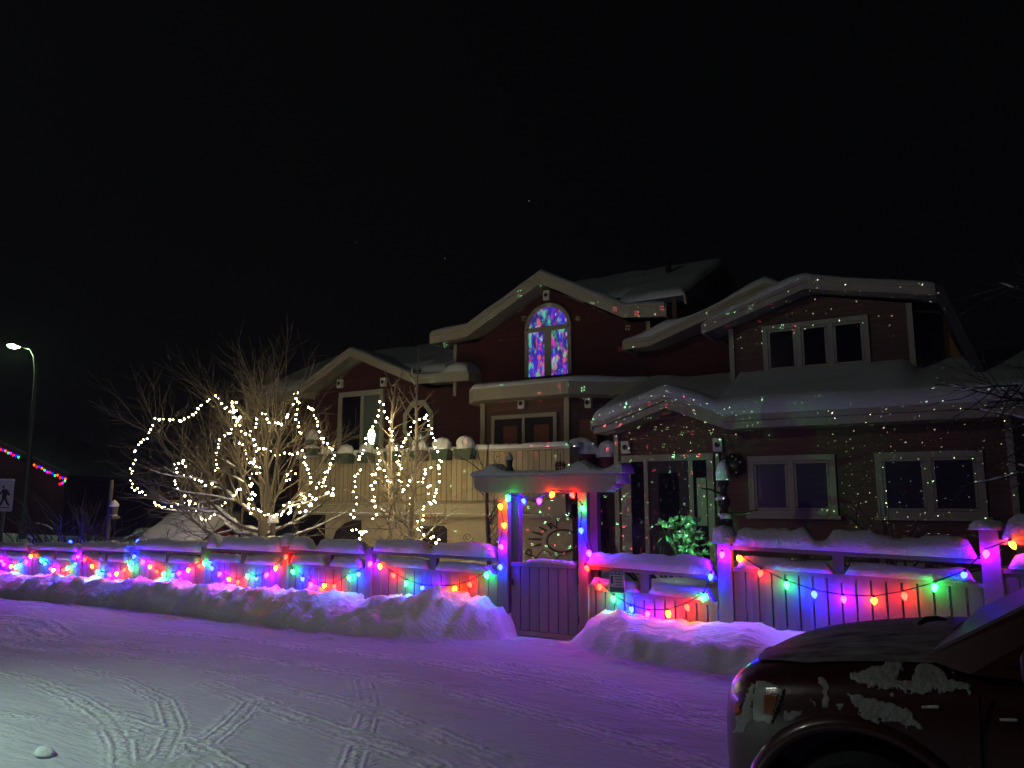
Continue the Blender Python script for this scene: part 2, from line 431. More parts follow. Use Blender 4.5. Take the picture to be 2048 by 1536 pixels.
def snow_dome(mb, c, rx, ry, h, seed, sides=16, rows=7, pw=2.6):
    n0 = len(mb.v); c = Vector(c)
    for i in range(rows + 1):
        t = i / rows; rr = (1 - t ** pw) ** (1 / pw) if t < 1 else .02
        for k in range(sides):
            an = 2 * math.pi * k / sides
            j = 1 + .20 * nz(math.cos(an) * 1.3 + seed, math.sin(an) * 1.3, t * 1.5) + .05 * nz(math.cos(an) * 4, math.sin(an) * 4 + seed, t * 5)
            mb.v.append(tuple(c + Vector((rx * rr * j * math.cos(an), ry * rr * j * math.sin(an), h * t * (1 + .06 * nz(an, seed))))))
    for i in range(rows):
        for k in range(sides):
            a = n0 + i * sides + k; b = n0 + i * sides + (k + 1) % sides; mb.f.append((a, b, b + sides, a + sides))
    mb.f.append(tuple(n0 + k for k in range(sides - 1, -1, -1))); mb.f.append(tuple(n0 + rows * sides + k for k in range(sides)))
    return mb

# ------------------------------------------------------------------ the house
house = thing('house', 'large split-level house with red and brown siding and snow-laden gables', 'house', (-3, 7, 0))
def wall(poly, d0, d1, m, name='wall'):
    return MB().prism(poly, d0, d1).build(name, M[m], house)
def lerp_prof(prof, a): return float(np.interp(a, [p[0] for p in prof], [p[1] for p in prof]))
def roof(prof, d0, d1, fh=.2, th=.10, snow=.12, seed=1, m='shingle', sn=True, ends=(True, True), snow_fn=None, back=None, snow_d1=None):
    mb = MB(); up = [(a, z) for a, z in prof]; lo = [(a, z - th) for a, z in prof]
    mb.prism(up + lo[::-1], d0 + .03, d1)
    r = mb.build('roof', M[m], house)
    sf = MB(); sf.prism([(a, z - th - .002) for a, z in prof] + [(a, z - th - .02) for a, z in prof][::-1], d0 + .035, d0 + .9)
    sf.build('soffit', M['soffit'], r)
    fb = MB(); fb.prism([(a, z + .015) for a, z in prof] + [(a, z - fh) for a, z in prof][::-1], d0 - .012, d0 + .028)
    fb.prism([(a, z + .02) for a, z in prof] + [(a, z - fh * .33) for a, z in prof][::-1], d0 - .04, d0 - .014)
    a0, a1 = prof[0][0], prof[-1][0]
    if ends[0]: fb.box(a0 - .03, a0, d0 - .012, d0 + 1.0, prof[0][1] - fh, prof[0][1] + .015)
    if ends[1]: fb.box(a1, a1 + .03, d0 - .012, d0 + 1.0, prof[-1][1] - fh, prof[-1][1] + .015)
    fb.build('fascia', M['trim'], r)
    if sn:
        L = a1 - a0; sd1 = snow_d1 or d1
        s = MB(); snow_sheet(s, lambda u, v: (a0 + u * L, d0 - .02 + v * (sd1 - d0), lerp_prof(prof, a0 + u * L) + .012), int(L / .09) + 8, 22, snow_fn or snow, seed, .16, L, sd1 - d0, (1, 1, 1, 0), .3)
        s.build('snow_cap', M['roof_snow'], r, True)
    return r
# main walls
wall([(-6.3, 3.6), (-1.06, 3.6), (-1.06, 5.62), (-1.5, 5.62), (-3.55, 6.68), (-5.6, 5.62), (-6.3, 5.62)], 7.0, 9.4, 'red_siding')
wall([(-1.06, 0), (1.0, 0), (1.0, 5.5), (-.2, 5.1), (-1.06, 5.0)], 7.0, 9.4, 'red_siding')
wall([(-12.2, 1.6), (-6.3, 1.6), (-6.3, 4.55), (-7.1, 4.55), (-9.34, 5.5), (-11.3, 4.55), (-12.2, 4.55)], 7.003, 9.4, 'red_siding')
wall([(-6.3, 1.6), (-1.06, 1.6), (-1.06, 3.6), (-6.3, 3.6)], 7.004, 9.4, 'red_siding')
# right wing: low storey, upper storey
wall([(-1.1, 0), (5.35, 0), (5.35, 2.98), (1.25, 2.98), (.15, 3.38), (-1.1, 3.0)], 5.0, 5.2, 'brown_siding')
wall([(-1.1, 0), (-1.0, 0), (-1.0, 2.9), (-1.1, 2.9)], 5.2, 7.0, 'dark_siding')
wall([(1.0, 3.3), (4.1, 3.3), (4.1, 5.05), (2.51, 5.4), (1.0, 4.95)], 5.8, 6.0, 'brown_siding')
wall([(4.0, 3.3), (4.1, 3.3), (4.1, 5.0), (4.0, 5.0)], 6.0, 9.0, 'dark_siding')
wall([(1.0, 3.3), (1.1, 3.3), (1.1, 4.9), (1.0, 4.9)], 6.0, 9.0, 'red_siding')
wall([(4.1, 3.0), (5.3, 3.0), (4.95, 3.9), (4.5, 5.1), (4.1, 5.1)], 6.6, 6.7, 'dark_siding')
# gable end under the big rear roof
wall([(-.35, 5.2), (-.25, 5.2), (-.25, 5.9), (-.35, 5.9)], 6.4, 13, 'dark_siding')
ge = MB(); ge.add([(-.4, 6.6, 5.7), (-.4, 9.5, 7.25), (-.4, 12.2, 6.3), (-.4, 12.2, 5.3), (-.4, 6.6, 5.3)], [(0, 1, 2, 3, 4)])
ge.add([(-.5, 6.6, 5.7), (-.5, 9.5, 7.25), (-.5, 12.2, 6.3), (-.5, 12.2, 5.3), (-.5, 6.6, 5.3)], [(4, 3, 2, 1, 0)])
gw = ge.build('wall', M['dark_siding'], house)
# corner boards
for a, z0, z1, d in ((-6.28, 4.3, 5.62, 6.97), (-1.1, 5.2, 5.6, 6.97), (1.02, 3.9, 4.95, 5.77), (4.07, 3.85, 5.05, 5.77), (-1.06, .2, 2.95, 4.97), (5.31, .2, 2.95, 4.97)):
    MB().box(a - .045, a + .045, d - .012, d + .028, z0, z1).build('corner_board', M['trim'], house)
# roofs
roof([(-6.63, 5.84), (-5.55, 5.9), (-3.5, 6.94), (-1.46, 5.87), (-.5, 5.78)], 6.4, 9.3, .26, .1, .1, 3)
roof([(-11.16, 4.84), (-9.34, 5.73), (-7.11, 4.80), (-5.5, 4.76)], 6.4, 9.3, .2, .1, lambda u, v: .07 + .26 * max(0, 1 - abs((u - .93) / .075)) ** .6, 4, snow_d1=8.2)
roof([(-12.97, 4.68), (-11.19, 4.74)], 6.5, 9.3, .2, .1, .24, 5)
def main_roof(a0, a1, d0, z0, d1, z1, d2, z2, snow, seed, bargeR=False, ed=(1, 1)):
    mb = MB(); n = 8
    pr = [(d0, z0), (d1, z1), (d2, z2)]
    vs = [(a0, d, z) for d, z in pr] + [(a1, d, z) for d, z in pr] + [(a0, d, z - .12) for d, z in pr] + [(a1, d, z - .12) for d, z in pr]
    mb.add(vs, [(0, 1, 4, 3), (1, 2, 5, 4), (6, 9, 10, 7), (7, 10, 11, 8), (0, 3, 9, 6), (2, 8, 11, 5), (0, 6, 7, 1), (1, 7, 8, 2), (3, 4, 10, 9), (4, 5, 11, 10)])
    r = mb.build('roof', M['shingle'], house)
    if bargeR:
        f = MB(); f.beam((a1 + .02, d0 - .02, z0 - .08), (a1 + .02, d1, z1 - .08), .04, .24); f.beam((a1 + .02, d1, z1 - .08), (a1 + .02, d2, z2 - .08), .04, .24)
        f.build('bargeboard', M['trim'], r)
    s = MB(); L = math.hypot(d1 - d0, z1 - z0)
    snow_sheet(s, lambda u, v: (a0 + u * (a1 - a0), d0 + v * (d1 - d0), z0 + v * (z1 - z0) + .012), 60, 24, snow, seed, .2, a1 - a0, L, (ed[0], ed[1], 1, 0))
    snow_sheet(s, lambda u, v: (a0 + u * (a1 - a0), d1 + v * (d2 - d1), z1 + v * (z2 - z1) + .012), 30, 10, snow, seed, .2, a1 - a0, 2, (ed[0], ed[1], 0, 1))
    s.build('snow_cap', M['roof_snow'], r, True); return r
main_roof(-1.55, -.1, 6.45, 5.93, 9.5, 7.44, 13, 6.2, .14, 6, True, (0, 1)); main_roof(-4.6, -1.552, 7.15, 6.277, 9.5, 7.44, 13, 6.2, .14, 6, False, (1, 0))
main_roof(-13.0, -11.2, 6.6, 4.86, 9.5, 6.2, 13, 5.0, .17, 7, False, (1, 0)); main_roof(-11.198, -7.102, 7.12, 5.1, 9.5, 6.2, 13, 5.0, .17, 7, False, (0, 0)); main_roof(-7.1, -6.3, 6.6, 4.86, 9.5, 6.2, 13, 5.0, .17, 7, False, (0, 1))
# roof of the right wing's upper storey, with its steep right flank; and the roof behind it
roof([(.65, 4.96), (2.51, 5.57), (4.5, 5.17)], 5.2, 9.0, .17, .09, lambda u, v: .07 + .12 * math.exp(-((u - .38) / .16) ** 2) + .05 * math.exp(-((u - .1) / .1) ** 2), 8, ends=(True, False))
fl = MB().prism([(4.5, 5.17), (4.6, 5.15), (5.08, 3.66), (4.98, 3.62)], 5.25, 9.0).build('roof', M['shingle'], house)
MB().prism([(4.5, 5.18), (4.60, 5.16), (5.09, 3.66), (4.98, 3.62), (4.46, 5.06)], 5.19, 5.24).build('fascia', M['shingle'], fl)  # dark shingle colour stands in for the weaker light on this trim
roof([(-1.36, 5.03), (-.8, 5.05), (1.6, 5.86), (3.4, 5.2)], 6.2, 9.0, .17, .09, lambda u, v: .08 + .17 * math.exp(-((u - .17) / .09) ** 2) + .12 * math.exp(-((u - .58) / .1) ** 2), 9)
# low front roof with the little gable over the door
def low_z(a, d):
    eave = 3.12 + .44 * (d - 4.4)
    bumpz = 3.56 - .34 * max(0, abs(a - .15) - .0) if a < 1.3 else 0
    return max(eave, bumpz)
LP = [(-1.28, 3.16), (-.95, 3.2), (.15, 3.56), (1.21, 3.13), (6.32, 3.12)]
def low_pt(u, v):
    a = -1.28 + 7.6 * u; d = 4.4 + v * 2.58; z = max(lerp_prof(LP, a) if d < 5.6 or a < 1.2 else 0, 3.12 + .36 * (d - 4.4))
    if a > 1.05: z = max(z, 3.12 + .5 * (d - 4.4) * (1 - .5 * sm((a - 3.9) / .5)))
    return (a, d, z)
lr = MB().grid(70, 24, low_pt); lr.grid(70, 24, lambda u, v: tuple(Vector(low_pt(u, v)) - Vector((0, 0, .08))))
lro = lr.build('roof', M['shingle'], house)
f = MB(); f.prism([(a, z + .01) for a, z in LP] + [(a, z - .09) for a, z in LP][::-1], 4.36, 4.40); f.prism([(a, z - .092) for a, z in LP] + [(a, z - .22) for a, z in LP][::-1], 4.42, 4.46)
f.box(-1.31, -1.28, 4.37, 5.6, 3.0, 3.17); f.build('fascia', M['trim'], lro)
sf = MB(); sf.prism([(a, z - .2) for a, z in LP] + [(a, z - .215) for a, z in LP][::-1], 4.47, 4.998); sf.build('soffit', M['soffit'], lro)
s = MB(); snow_sheet(s, lambda u, v: tuple(Vector(low_pt(u, v)) + Vector((0, -.03, .012))), 110, 34, lambda u, v: .24 + .06 * math.exp(-((u - .04) / .06) ** 2), 12, .2, 6.8, 2.6, (1, 1, 1, 0), .14, .8)
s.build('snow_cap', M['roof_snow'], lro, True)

# the bay with its flat canopy
bayp = [(-4.93, 6.95), (-4.93, 6.2), (-2.72, 6.2), (-1.75, 6.98)]
b = MB(); b.prismz(bayp, 1.7, 4.0); bay = b.build('bay', M['brown_siding'], house)
cp = [(-5.35, 6.95), (-5.25, 6.1), (-4.82, 5.62), (-2.41, 5.62), (-1.2, 6.55), (-1.0, 6.97)]
canopy = MB().prismz(cp, 3.93, 4.2).build('canopy', M['trim'], house)
def poly_sheet(poly, z, th, seed, rim=.12, n=36):
    mb = MB(); xs = [p[0] for p in poly]; ys = [p[1] for p in poly]; x0, x1 = min(xs), max(xs)
    def yr(x):
        lo = float(np.interp(x, [-5.35, -5.25, -4.82, -2.41, -1.2, -1.0], [6.9, 6.1, 5.62, 5.62, 6.55, 6.9])); return lo
    return snow_sheet(mb, lambda u, v: (x0 + u * (x1 - x0), yr(x0 + u * (x1 - x0)) * (1 - v) + 6.97 * v, z), 60, 14, th, seed, rim, x1 - x0, 1.3, (1, 1, 1, 0), .2)
poly_sheet(cp, 4.203, .13, 13).build('snow_cap', M['roof_snow'], canopy, True)
for a, d in ((-4.9, 6.17), (-2.72, 6.17), (-1.85, 6.86)):
    MB().box(a - .06, a + .06, d - .03, d + .025, 2.7, 3.93).build('corner_board', M['trim'], bay)
bd = MB(); bd.box(-4.65, -2.95, 6.12, 6.19, 3.53, 3.62); bd.box(-4.65, -4.56, 6.12, 6.19, 1.7, 3.53); bd.box(-3.04, -2.95, 6.12, 6.19, 1.7, 3.53); bd.box(-3.84, -3.76, 6.13, 6.19, 1.7, 3.53)
bd.build('door_frame', M['trim'], bay)
for x0 in (-4.54, -3.74):
    dr = MB().box(x0, x0 + .68, 6.14, 6.195, 1.7, 3.52).build('door', M['dark'], bay)
    MB().box(x0 + .22, x0 + .60, 6.12, 6.138, 2.2, 3.36).build('panel', M['door'], dr)
MB().box(-2.55, -2.1, 6.36, 6.40, 2.5, 3.45).build('door', M['door'], bay)

# windows
def window(a0, a1, z0, z1, d, n, fw=.09, pane='glass', sill=True):
    f = MB(); f.box(a0, a1, d - .05, d - .004, z1 - fw, z1); f.box(a0, a1, d - .05, d - .004, z0, z0 + fw)
    f.box(a0, a0 + fw, d - .048, d - .004, z0 + fw, z1 - fw); f.box(a1 - fw, a1, d - .048, d - .004, z0 + fw, z1 - fw)
    wd = (a1 - a0 - 2 * fw) / n
    for k in range(1, n): f.box(a0 + fw + k * wd - .05, a0 + fw + k * wd + .05, d - .046, d - .004, z0 + fw, z1 - fw)
    for k in range(n):
        x0 = a0 + fw + k * wd + (.05 if k else 0); x1 = a0 + fw + (k + 1) * wd - (.05 if k < n - 1 else 0)
        for q in ((x0, x1, z0 + fw, z0 + fw + .05), (x0, x1, z1 - fw - .05, z1 - fw), (x0, x0 + .05, z0 + fw + .05, z1 - fw - .05), (x1 - .05, x1, z0 + fw + .05, z1 - fw - .05)):
            f.box(q[0] + .006, q[1] - .006, d - .036, d - .005, q[2] + .006, q[3] - .006)
    if sill: f.box(a0 - .05, a1 + .05, d - .10, d - .055, z0 - .04, z0 + .02)
    w_ = f.build('window', M['trim'], house)
    for k in range(n):
        x0 = a0 + fw + k * wd + .05; x1 = a0 + fw + (k + 1) * wd - .05
        MB().box(x0, x1, d - .012, d - .002, z0 + fw, z1 - fw).build('pane', M[pane], w_)
    return w_
window(1.60, 3.42, 3.99, 4.93, 5.8, 3, .09)
window(1.42, 2.85, 1.43, 2.46, 5.0, 2, .10, 'curtain_glass')
window(3.45, 4.95, 1.43, 2.46, 5.0, 2, .10, 'curtain_glass')
# entrance with sidelights
f = MB(); f.box(-.95, .82, 4.93, 4.995, 2.42, 2.54); f.box(-.95, -.76, 4.93, 4.995, .3, 2.42); f.box(.70, .82, 4.93, 4.995, .3, 2.42)
f.box(-.50, -.42, 4.94, 4.995, .3, 2.42); f.box(.36, .44, 4.94, 4.995, .3, 2.42); f.box(.86, .93, 4.94, 4.995, .3, 2.54)
ent = f.build('entrance', M['trim'], house)
MB().box(-.42, .36, 4.965, 4.99, .3, 2.42).build('door', plain('entry_door', (.03, .014, .02), .5, .2, 4, .1), ent)
MB().box(-.22, .16, 4.955, 4.963, 1.15, 2.2).build('door_pane', M['glass'], ent)
MB().box(-.76, -.50, 4.97, 4.99, .3, 2.42).build('sidelight', M['glass'], ent)
MB().box(.44, .70, 4.97, 4.99, .3, 2.42).build('sidelight', M['glass'], ent)
MB().box(.50, .67, 4.955, 4.968, 1.25, 2.1).build('curtain', plain('pale_curtain', (.34, .38, .30), .8, .1, 4, .1), ent)
# arched window, lit from inside by a slowly turning party lamp
def arch_poly(a0, a1, zs, n=16, ry=None):
    c = (a0 + a1) / 2; r = (a1 - a0) / 2; ry = ry or r
    return [(c + r * math.cos(math.pi * k / n), zs + ry * math.sin(math.pi * k / n)) for k in range(n + 1)]
m, nt, bs = new_mat('party_light')
tv = coords(nt, (1, 1, .8)); wn = noi(nt, tv, 5, 2)
def party(sc, ofs, th, soft):
    mp = nd(nt, 'ShaderNodeMapping'); nt.links.new(tv, mp.inputs[0]); mp.inputs['Location'].default_value = (ofs, 0, ofs * 1.7); mp.inputs['Rotation'].default_value = (0, .7, 0); mp.inputs['Scale'].default_value = (1, 1, .55)
    nn = noi(nt, mp.outputs[0], sc, 2.0, .5)
    mr = nd(nt, 'ShaderNodeMapRange', interpolation_type='SMOOTHSTEP'); nt.links.new(nn, mr.inputs[0]); mr.inputs[1].default_value = th; mr.inputs[2].default_value = th + soft
    return mr.outputs[0]
c0 = mixc(nt, party(6, 3, .36, .4), (.035, .03, .10), (.09, .04, 1.0))
c0 = mixc(nt, party(8, 9, .52, .2), c0, (.75, .06, .62))
c0 = mixc(nt, party(9, 21, .53, .2), c0, (.12, .75, .40))
c0 = mixc(nt, party(10, 33, .57, .16), c0, (.95, .14, .22))
c0 = mixc(nt, party(12, 47, .60, .14), c0, (.65, .6, 1.0))
nt.links.new(c0, bs.inputs['Emission Color']); bs.inputs['Emission Strength'].default_value = .7
bs.inputs['Base Color'].default_value = (.02, .02, .04, 1); bs.inputs['Roughness'].default_value = .25
AW0, AW1, AZ0, AZM, AZS = -4.22, -2.98, 4.60, 5.72, 5.72
out = arch_poly(AW0, AW1, AZS, 18, .62); inn = arch_poly(AW0 + .10, AW1 - .10, AZS + .06, 18, .47)
f = MB()
for k in range(18): f.prism([out[k], out[k + 1], inn[k + 1], inn[k]], 6.93, 6.995)
f.box(AW0, AW0 + .09, 6.931, 6.995, AZ0, AZS); f.box(AW1 - .09, AW1, 6.931, 6.995, AZ0, AZS)
f.box(AW0 + .09, AW1 - .09, 6.935, 6.994, AZS - .05, AZS + .06); f.box(-3.69, -3.51, 6.94, 6.994, AZ0, AZS - .05)
for p in (-3.9, -3.6, -3.3): f.beam(((AW0 + AW1) / 2, 6.96, AZS + .06), ((AW0 + AW1) / 2 + (p + 3.6) * 1.2, 6.96, AZS + .5 - abs(p + 3.6) * .35), .012, .012, (0, 1, 0))
aw = f.build('arched_window', M['trim'], house)
MB().prism(inn, 6.965, 6.98).build('pane', m, aw)
MB().box(AW0 + .09, -3.69, 6.965, 6.98, AZ0, AZS - .05).build('pane', m, aw)
MB().box(-3.51, AW1 - .09, 6.965, 6.98, AZ0, AZS - .05).build('pane', m, aw)
# left gable: sliding door, octagon window
f = MB(); f.box(-10.2, -8.62, 6.94, 7.0, 4.52, 4.66); f.box(-10.22, -10.08, 6.94, 7.0, 1.75, 4.52); f.box(-8.72, -8.6, 6.94, 7.0, 1.75, 4.52); f.box(-9.4, -9.3, 6.95, 7.0, 1.75, 4.52)
sd = f.build('patio_door', M['trim'], house)
MB().box(-10.08, -9.4, 6.97, 6.995, 1.75, 4.52).build('pane', M['glass'], sd); MB().box(-9.3, -8.72, 6.97, 6.995, 1.75, 4.52).build('pane', plain('pale_blind', (.10, .13, .11), .6, .15, 5, .1), sd)
oc = pp(838, 845, 7); f = MB(); ou = [(oc[0] + .52 * math.cos(R(22.5 + 45 * k)), oc[2] + .62 * math.sin(R(22.5 + 45 * k))) for k in range(8)]; oi = [(oc[0] + .40 * math.cos(R(22.5 + 45 * k)), oc[2] + .48 * math.sin(R(22.5 + 45 * k))) for k in range(8)]
for k in range(8): f.prism([ou[k], ou[(k + 1) % 8], oi[(k + 1) % 8], oi[k]], 6.94, 6.998)
ow = f.build('octagon_window', M['trim'], house); MB().prism(oi, 6.97, 6.99).build('pane', M['glass'], ow)
# small arched window and tie beams in the rear gable end
q = MB(); q.beam((-.36, 7.2, 6.02), (-.36, 11.2, 6.02), .06, .22); q.beam((-.36, 8.0, 6.45), (-.36, 10.8, 6.45), .06, .16); q.build('tie_beam', M['trim'], house)
q = MB(); n = 10
pts = [(8.2 + .22 * math.cos(math.pi * k / n), 6.62 + .26 * math.sin(math.pi * k / n)) for k in range(n + 1)] + [(7.98, 6.3), (8.42, 6.3)]
q.add([(-.38, y, z) for y, z in pts], [tuple(range(len(pts)))]); q.add([(-.395, y, z) for y, z in pts], [tuple(range(len(pts)))]); q.build('arched_window', M['trim'], house)
# flue
fp = pp(1337, 540, 8.6)
flue = MB().lathe([(.07, -.4), (.07, .16), (.1, .17), (.1, .22)], fp, 10).build('flue', M['black'], house)
# deck
dk = MB().box(-9.37, -1.97, 4.86, 6.99, 1.62, 1.68).build('deck', M['beam'], house)
f = MB(); f.box(-9.37, -1.97, 4.79, 4.83, 1.685, 2.70); f.box(-9.37, -9.33, 4.835, 6.9, 1.685, 2.70); f.box(-2.01, -1.97, 4.835, 6.1, 1.685, 2.70)
f.build('railing', M['deck_planks'], dk)
f = MB(); f.box(-9.45, -1.93, 4.74, 4.88, 2.705, 2.75); f.box(-2.05, -1.93, 4.885, 6.1, 2.705, 2.75); f.build('handrail', M['trim'], dk)
f = MB(); f.box(-9.40, -1.95, 4.76, 4.84, 1.42, 1.625); f.box(-9.40, -1.95, 4.70, 4.90, 1.365, 1.41); f.build('beam', M['beam'], dk)
s = MB(); snow_strip(s, (-9.4, 4.80, 2.752), (-1.95, 4.80, 2.752), .11, .10, 3); snow_strip(s, (-9.4, 4.77, 1.411), (-1.96, 4.77, 1.411), .05, .02, 5)
snow_strip(s, (-1.99, 4.95, 2.752), (-1.99, 6.0, 2.752), .10, .12, 3); s.build('snow_cap', M['snow'], dk, True)
# garage front below the deck
wall([(-8.54, -.2), (-1.98, -.2), (-1.98, 1.36), (-8.54, 1.36)], 4.9, 5.1, 'stucco')
wall([(-1.98, -.2), (-1.1, -.2), (-1.1, 2.7), (-1.98, 2.7)], 6.2, 6.3, 'dark_siding')
wall([(-9.4, -.3), (-8.56, -.3), (-8.56, 1.36), (-9.4, 1.36)], 6.6, 6.7, 'maroon_panel')
wall([(-11.5, -.3), (-9.4, -.3), (-9.4, 1.9), (-11.5, 1.9)], 6.9, 7.0, 'dark')
p = [pp(x, y, 4.88) for x, y in ((664, 1112), (664, 1085), (672, 1062), (690, 1046), (707, 1040), (722, 1041), (722, 1112))]
MB().prism([(q[0], q[2]) for q in p], 4.875, 4.897).build('window', M['dark'], house)
p = [pp(x, y, 4.88) for x, y in ((845, 1115), (845, 1052), (887, 1052), (893, 1058), (893, 1115))]
MB().prism([(q[0], q[2]) for q in p], 4.875, 4.897).build('door', M['dark'], house)
# garage door lintel piece, right of the gate's left post
p = [pp(x, y, 4.7) for x, y in ((1030, 1000), (1075, 1004), (1105, 1000), (1132, 988), (1134, 1030), (1115, 1034), (1090, 1028), (1030, 1022))]
lt = MB().prism([(q[0], q[2]) for q in p], 4.66, 4.757).build('lintel', M['beam'], house)
# painted sun, spade and scrolls on the garage front
mur = MB()
def stroke(px, wd=.03):
    P = [pp(x, y, 4.89) for x, y in px]
    for i in range(len(P) - 1): mur.beam((P[i][0], 4.893 - .0004 * (i % 3), P[i][2]), (P[i + 1][0], 4.893 - .0004 * (i % 3), P[i + 1][2]), .008, wd, (0, 0, 1) if abs(P[i + 1][0] - P[i][0]) > abs(P[i + 1][2] - P[i][2]) else (1, 0, 0))
cx, cy, rr = 1125, 1082, 31
stroke([(cx + rr * 1.02 * math.cos(R(t)), cy - rr * .72 * math.sin(R(t)) * (1.0)) for t in range(20, 345, 16)], .034)
for a_, l0, l1 in ((155, 44, 66), (172, 42, 70), (190, 44, 60), (120, 40, 58), (138, 42, 60)):
    t = R(a_); stroke([(cx + l0 * math.cos(t), cy - l0 * .75 * math.sin(t)), (cx + l1 * math.cos(t + .06), cy - l1 * .75 * math.sin(t + .06))], .022); stroke([(cx + l0 * math.cos(t + .1), cy - l0 * .75 * math.sin(t + .1)), (cx + l1 * math.cos(t + .06), cy - l1 * .75 * math.sin(t + .06))], .018)
stroke([(1102, 1058), (1100, 1045), (1114, 1058), (1112, 1041)], .022)
stroke([(1050, 1105), (1056, 1099), (1063, 1104), (1060, 1112), (1050, 1105)], .026); stroke([(1062, 1110), (1076, 1118), (1092, 1127)], .032)
stroke([(1070, 1117), (1085, 1100), (1098, 1104), (1103, 1112)], .012); stroke([(1105, 1125), (1118, 1112), (1134, 1108)], .016)
for c in ((920, 1095, 9), (900, 1092, 6), (950, 1090, 8), (935, 1075, 11), (985, 1085, 9)):
    stroke([(c[0] + c[2] * (1 - t / 26) * math.cos(t * .5), c[1] + c[2] * (1 - t / 26) * math.sin(t * .5)) for t in range(0, 22)], .010)
mur.build('sun_mural', M['mural'], house)
# warm light beyond the steep roof on the right
MB().prism([(4.62, 3.62), (5.0, 3.62), (4.62, 4.6)], 6.52, 6.58).build('shingled_side', siding('amber_shingle', (.30, .16, .06), .07), house)
al = bpy.data.lights.new('porch_glow', 'POINT'); al.energy = 2.2; al.color = (1, .55, .15); al.shadow_soft_size = .05
alo = bpy.data.objects.new('porch_glow', al); COL.objects.link(alo); alo.location = W(4.86, 6.3, 3.75)

# ---- things fixed to the house front
def nest_box(u, v, D, label, wd=.17, ht=.24):
    a, d, z = pp(u, v, D)
    r = thing('birdhouse', label, 'birdhouse', (a, D, z), 'white boxes with a round hole')
    mb = MB(); mb.box(a - wd / 2, a + wd / 2, D - .11, D - .003, z - ht / 2, z + ht / 2)
    bo = mb.build('box', M['white_box'], r)
    bm_ = bo.modifiers.new('bevel', 'BEVEL'); bm_.width = .015; bm_.segments = 2
    MB().lathe([(.05, -.118), (.05, -.108)], (a, D, z), 14, 'y').build('hole', M['black'], r)
nest_box(1096, 592, 7, 'white nest box high under the gable peak above the arched window')
nest_box(1046, 808, 6.2, 'white nest box on the bay wall over the two brown doors')
nest_box(1179, 806, 6.55, 'white nest box on the angled bay wall beside the low roof')
nest_box(1254, 895, 5, 'white nest box left above the entrance frame')
nest_box(1438, 890, 5, 'white nest box right above the entrance frame, near the wreath')
nest_box(683, 768, 7, 'weathered nest box at the left top of the patio door under the left gable')
nest_box(770, 765, 7, 'weathered nest box at the right top of the patio door under the left gable')
wr = pp(1466, 930, 4.93); wmb = MB()
rng = random.Random(5)
for k in range(170):
    t = rng.random() * 2 * math.pi; rr = .15 + rng.uniform(-.05, .05); c = Vector((wr[0] + rr * math.cos(t), 4.93 + rng.uniform(-.04, .05), wr[2] + rr * math.sin(t)))
    dv = Vector((rng.uniform(-1, 1), rng.uniform(-1, .3), rng.uniform(-1, 1))).normalized() * .075; wmb.tube([c - dv * .3, c + dv], [.014, .004], 4)
wroot = thing('wreath', 'dark twig wreath with pale baubles hung beside the entrance', 'wreath', (wr[0], 4.93, wr[2]))
wmb.build('twigs', M['wreath'], wroot)
bb = MB()
for t in (.3, 1.5, 2.6, 4.0, 5.2): bb.lathe([(.004, -.02), (.018, -.012), (.022, 0), (.018, .012), (.004, .02)], (wr[0] + .15 * math.cos(t), 4.86, wr[2] + .15 * math.sin(t)), 8)
bb.build('baubles', M['white_box'], wroot)
# planters hung on the deck rail, each under its dome of snow
def planter(u, D, wd, hd, label, m='green_box', bz=2.75, bh=.24, z=None):
    a = pp(u, 900, D)[0]
    r = thing('planter', label, 'planter', (a, D, bz - .1), 'snow capped planters on the deck rail')
    mb = MB(); mb.prism([(a - wd * .42, bz - .2), (a + wd * .42, bz - .2), (a + wd * .5, bz + .02), (a - wd * .5, bz + .02)], D - .11, D + .10)
    mb.prism([(a - wd * .52, bz - .02), (a + wd * .52, bz - .02), (a + wd * .52, bz + .03), (a - wd * .52, bz + .03)], D - .125, D - .112)
    mb.build('pot', M[m], r)
    s = MB(); snow_dome(s, (a, D, bz + .025), wd * .52, .15, hd, u * .13); s.build('snow_cap', M['snow'], r, True)
planter(655, 4.66, .34, .20, 'leftmost planter on the deck rail, under a low dome of snow')
planter(692, 4.66, .40, .22, 'planter with a broad snow dome, right of the leftmost one')
planter(733, 4.66, .36, .22, 'snow domed planter just left of the bright lantern')
planter(786, 4.66, .34, .20, 'snow domed planter behind the left birch crown')
planter(838, 4.66, .42, .25, 'snow domed planter below the octagon window')
planter(884, 4.66, .46, .27, 'snow domed planter second from the bare corner bush')
planter(931, 4.66, .44, .28, 'squarish snow domed planter above the small bare tree')
def tub(u, v, D, wd, hd, label, zt):
    a, d, z = pp(u, v, D); r = thing('barrel_planter', label, 'planter', (a, D, 1.7), 'big tubs by the deck stair')
    MB().lathe([(wd * .36, zt - .55), (wd * .46, zt - .3), (wd * .47, zt)], (a, D, 0), 18).build('tub', M['maroon_panel'], r)
    s = MB(); snow_dome(s, (a, D, zt), wd * .56, wd * .5, hd, u * .3, 22); s.build('snow_cap', M['snow'], r, True)
tub(1163, 900, 5.5, .62, .36, 'red tub under a huge round snow cap at the right end of the deck', 2.62)
tub(1216, 905, 5.5, .40, .34, 'smaller red tub under a tall snow cap near the entrance wall', 2.55)
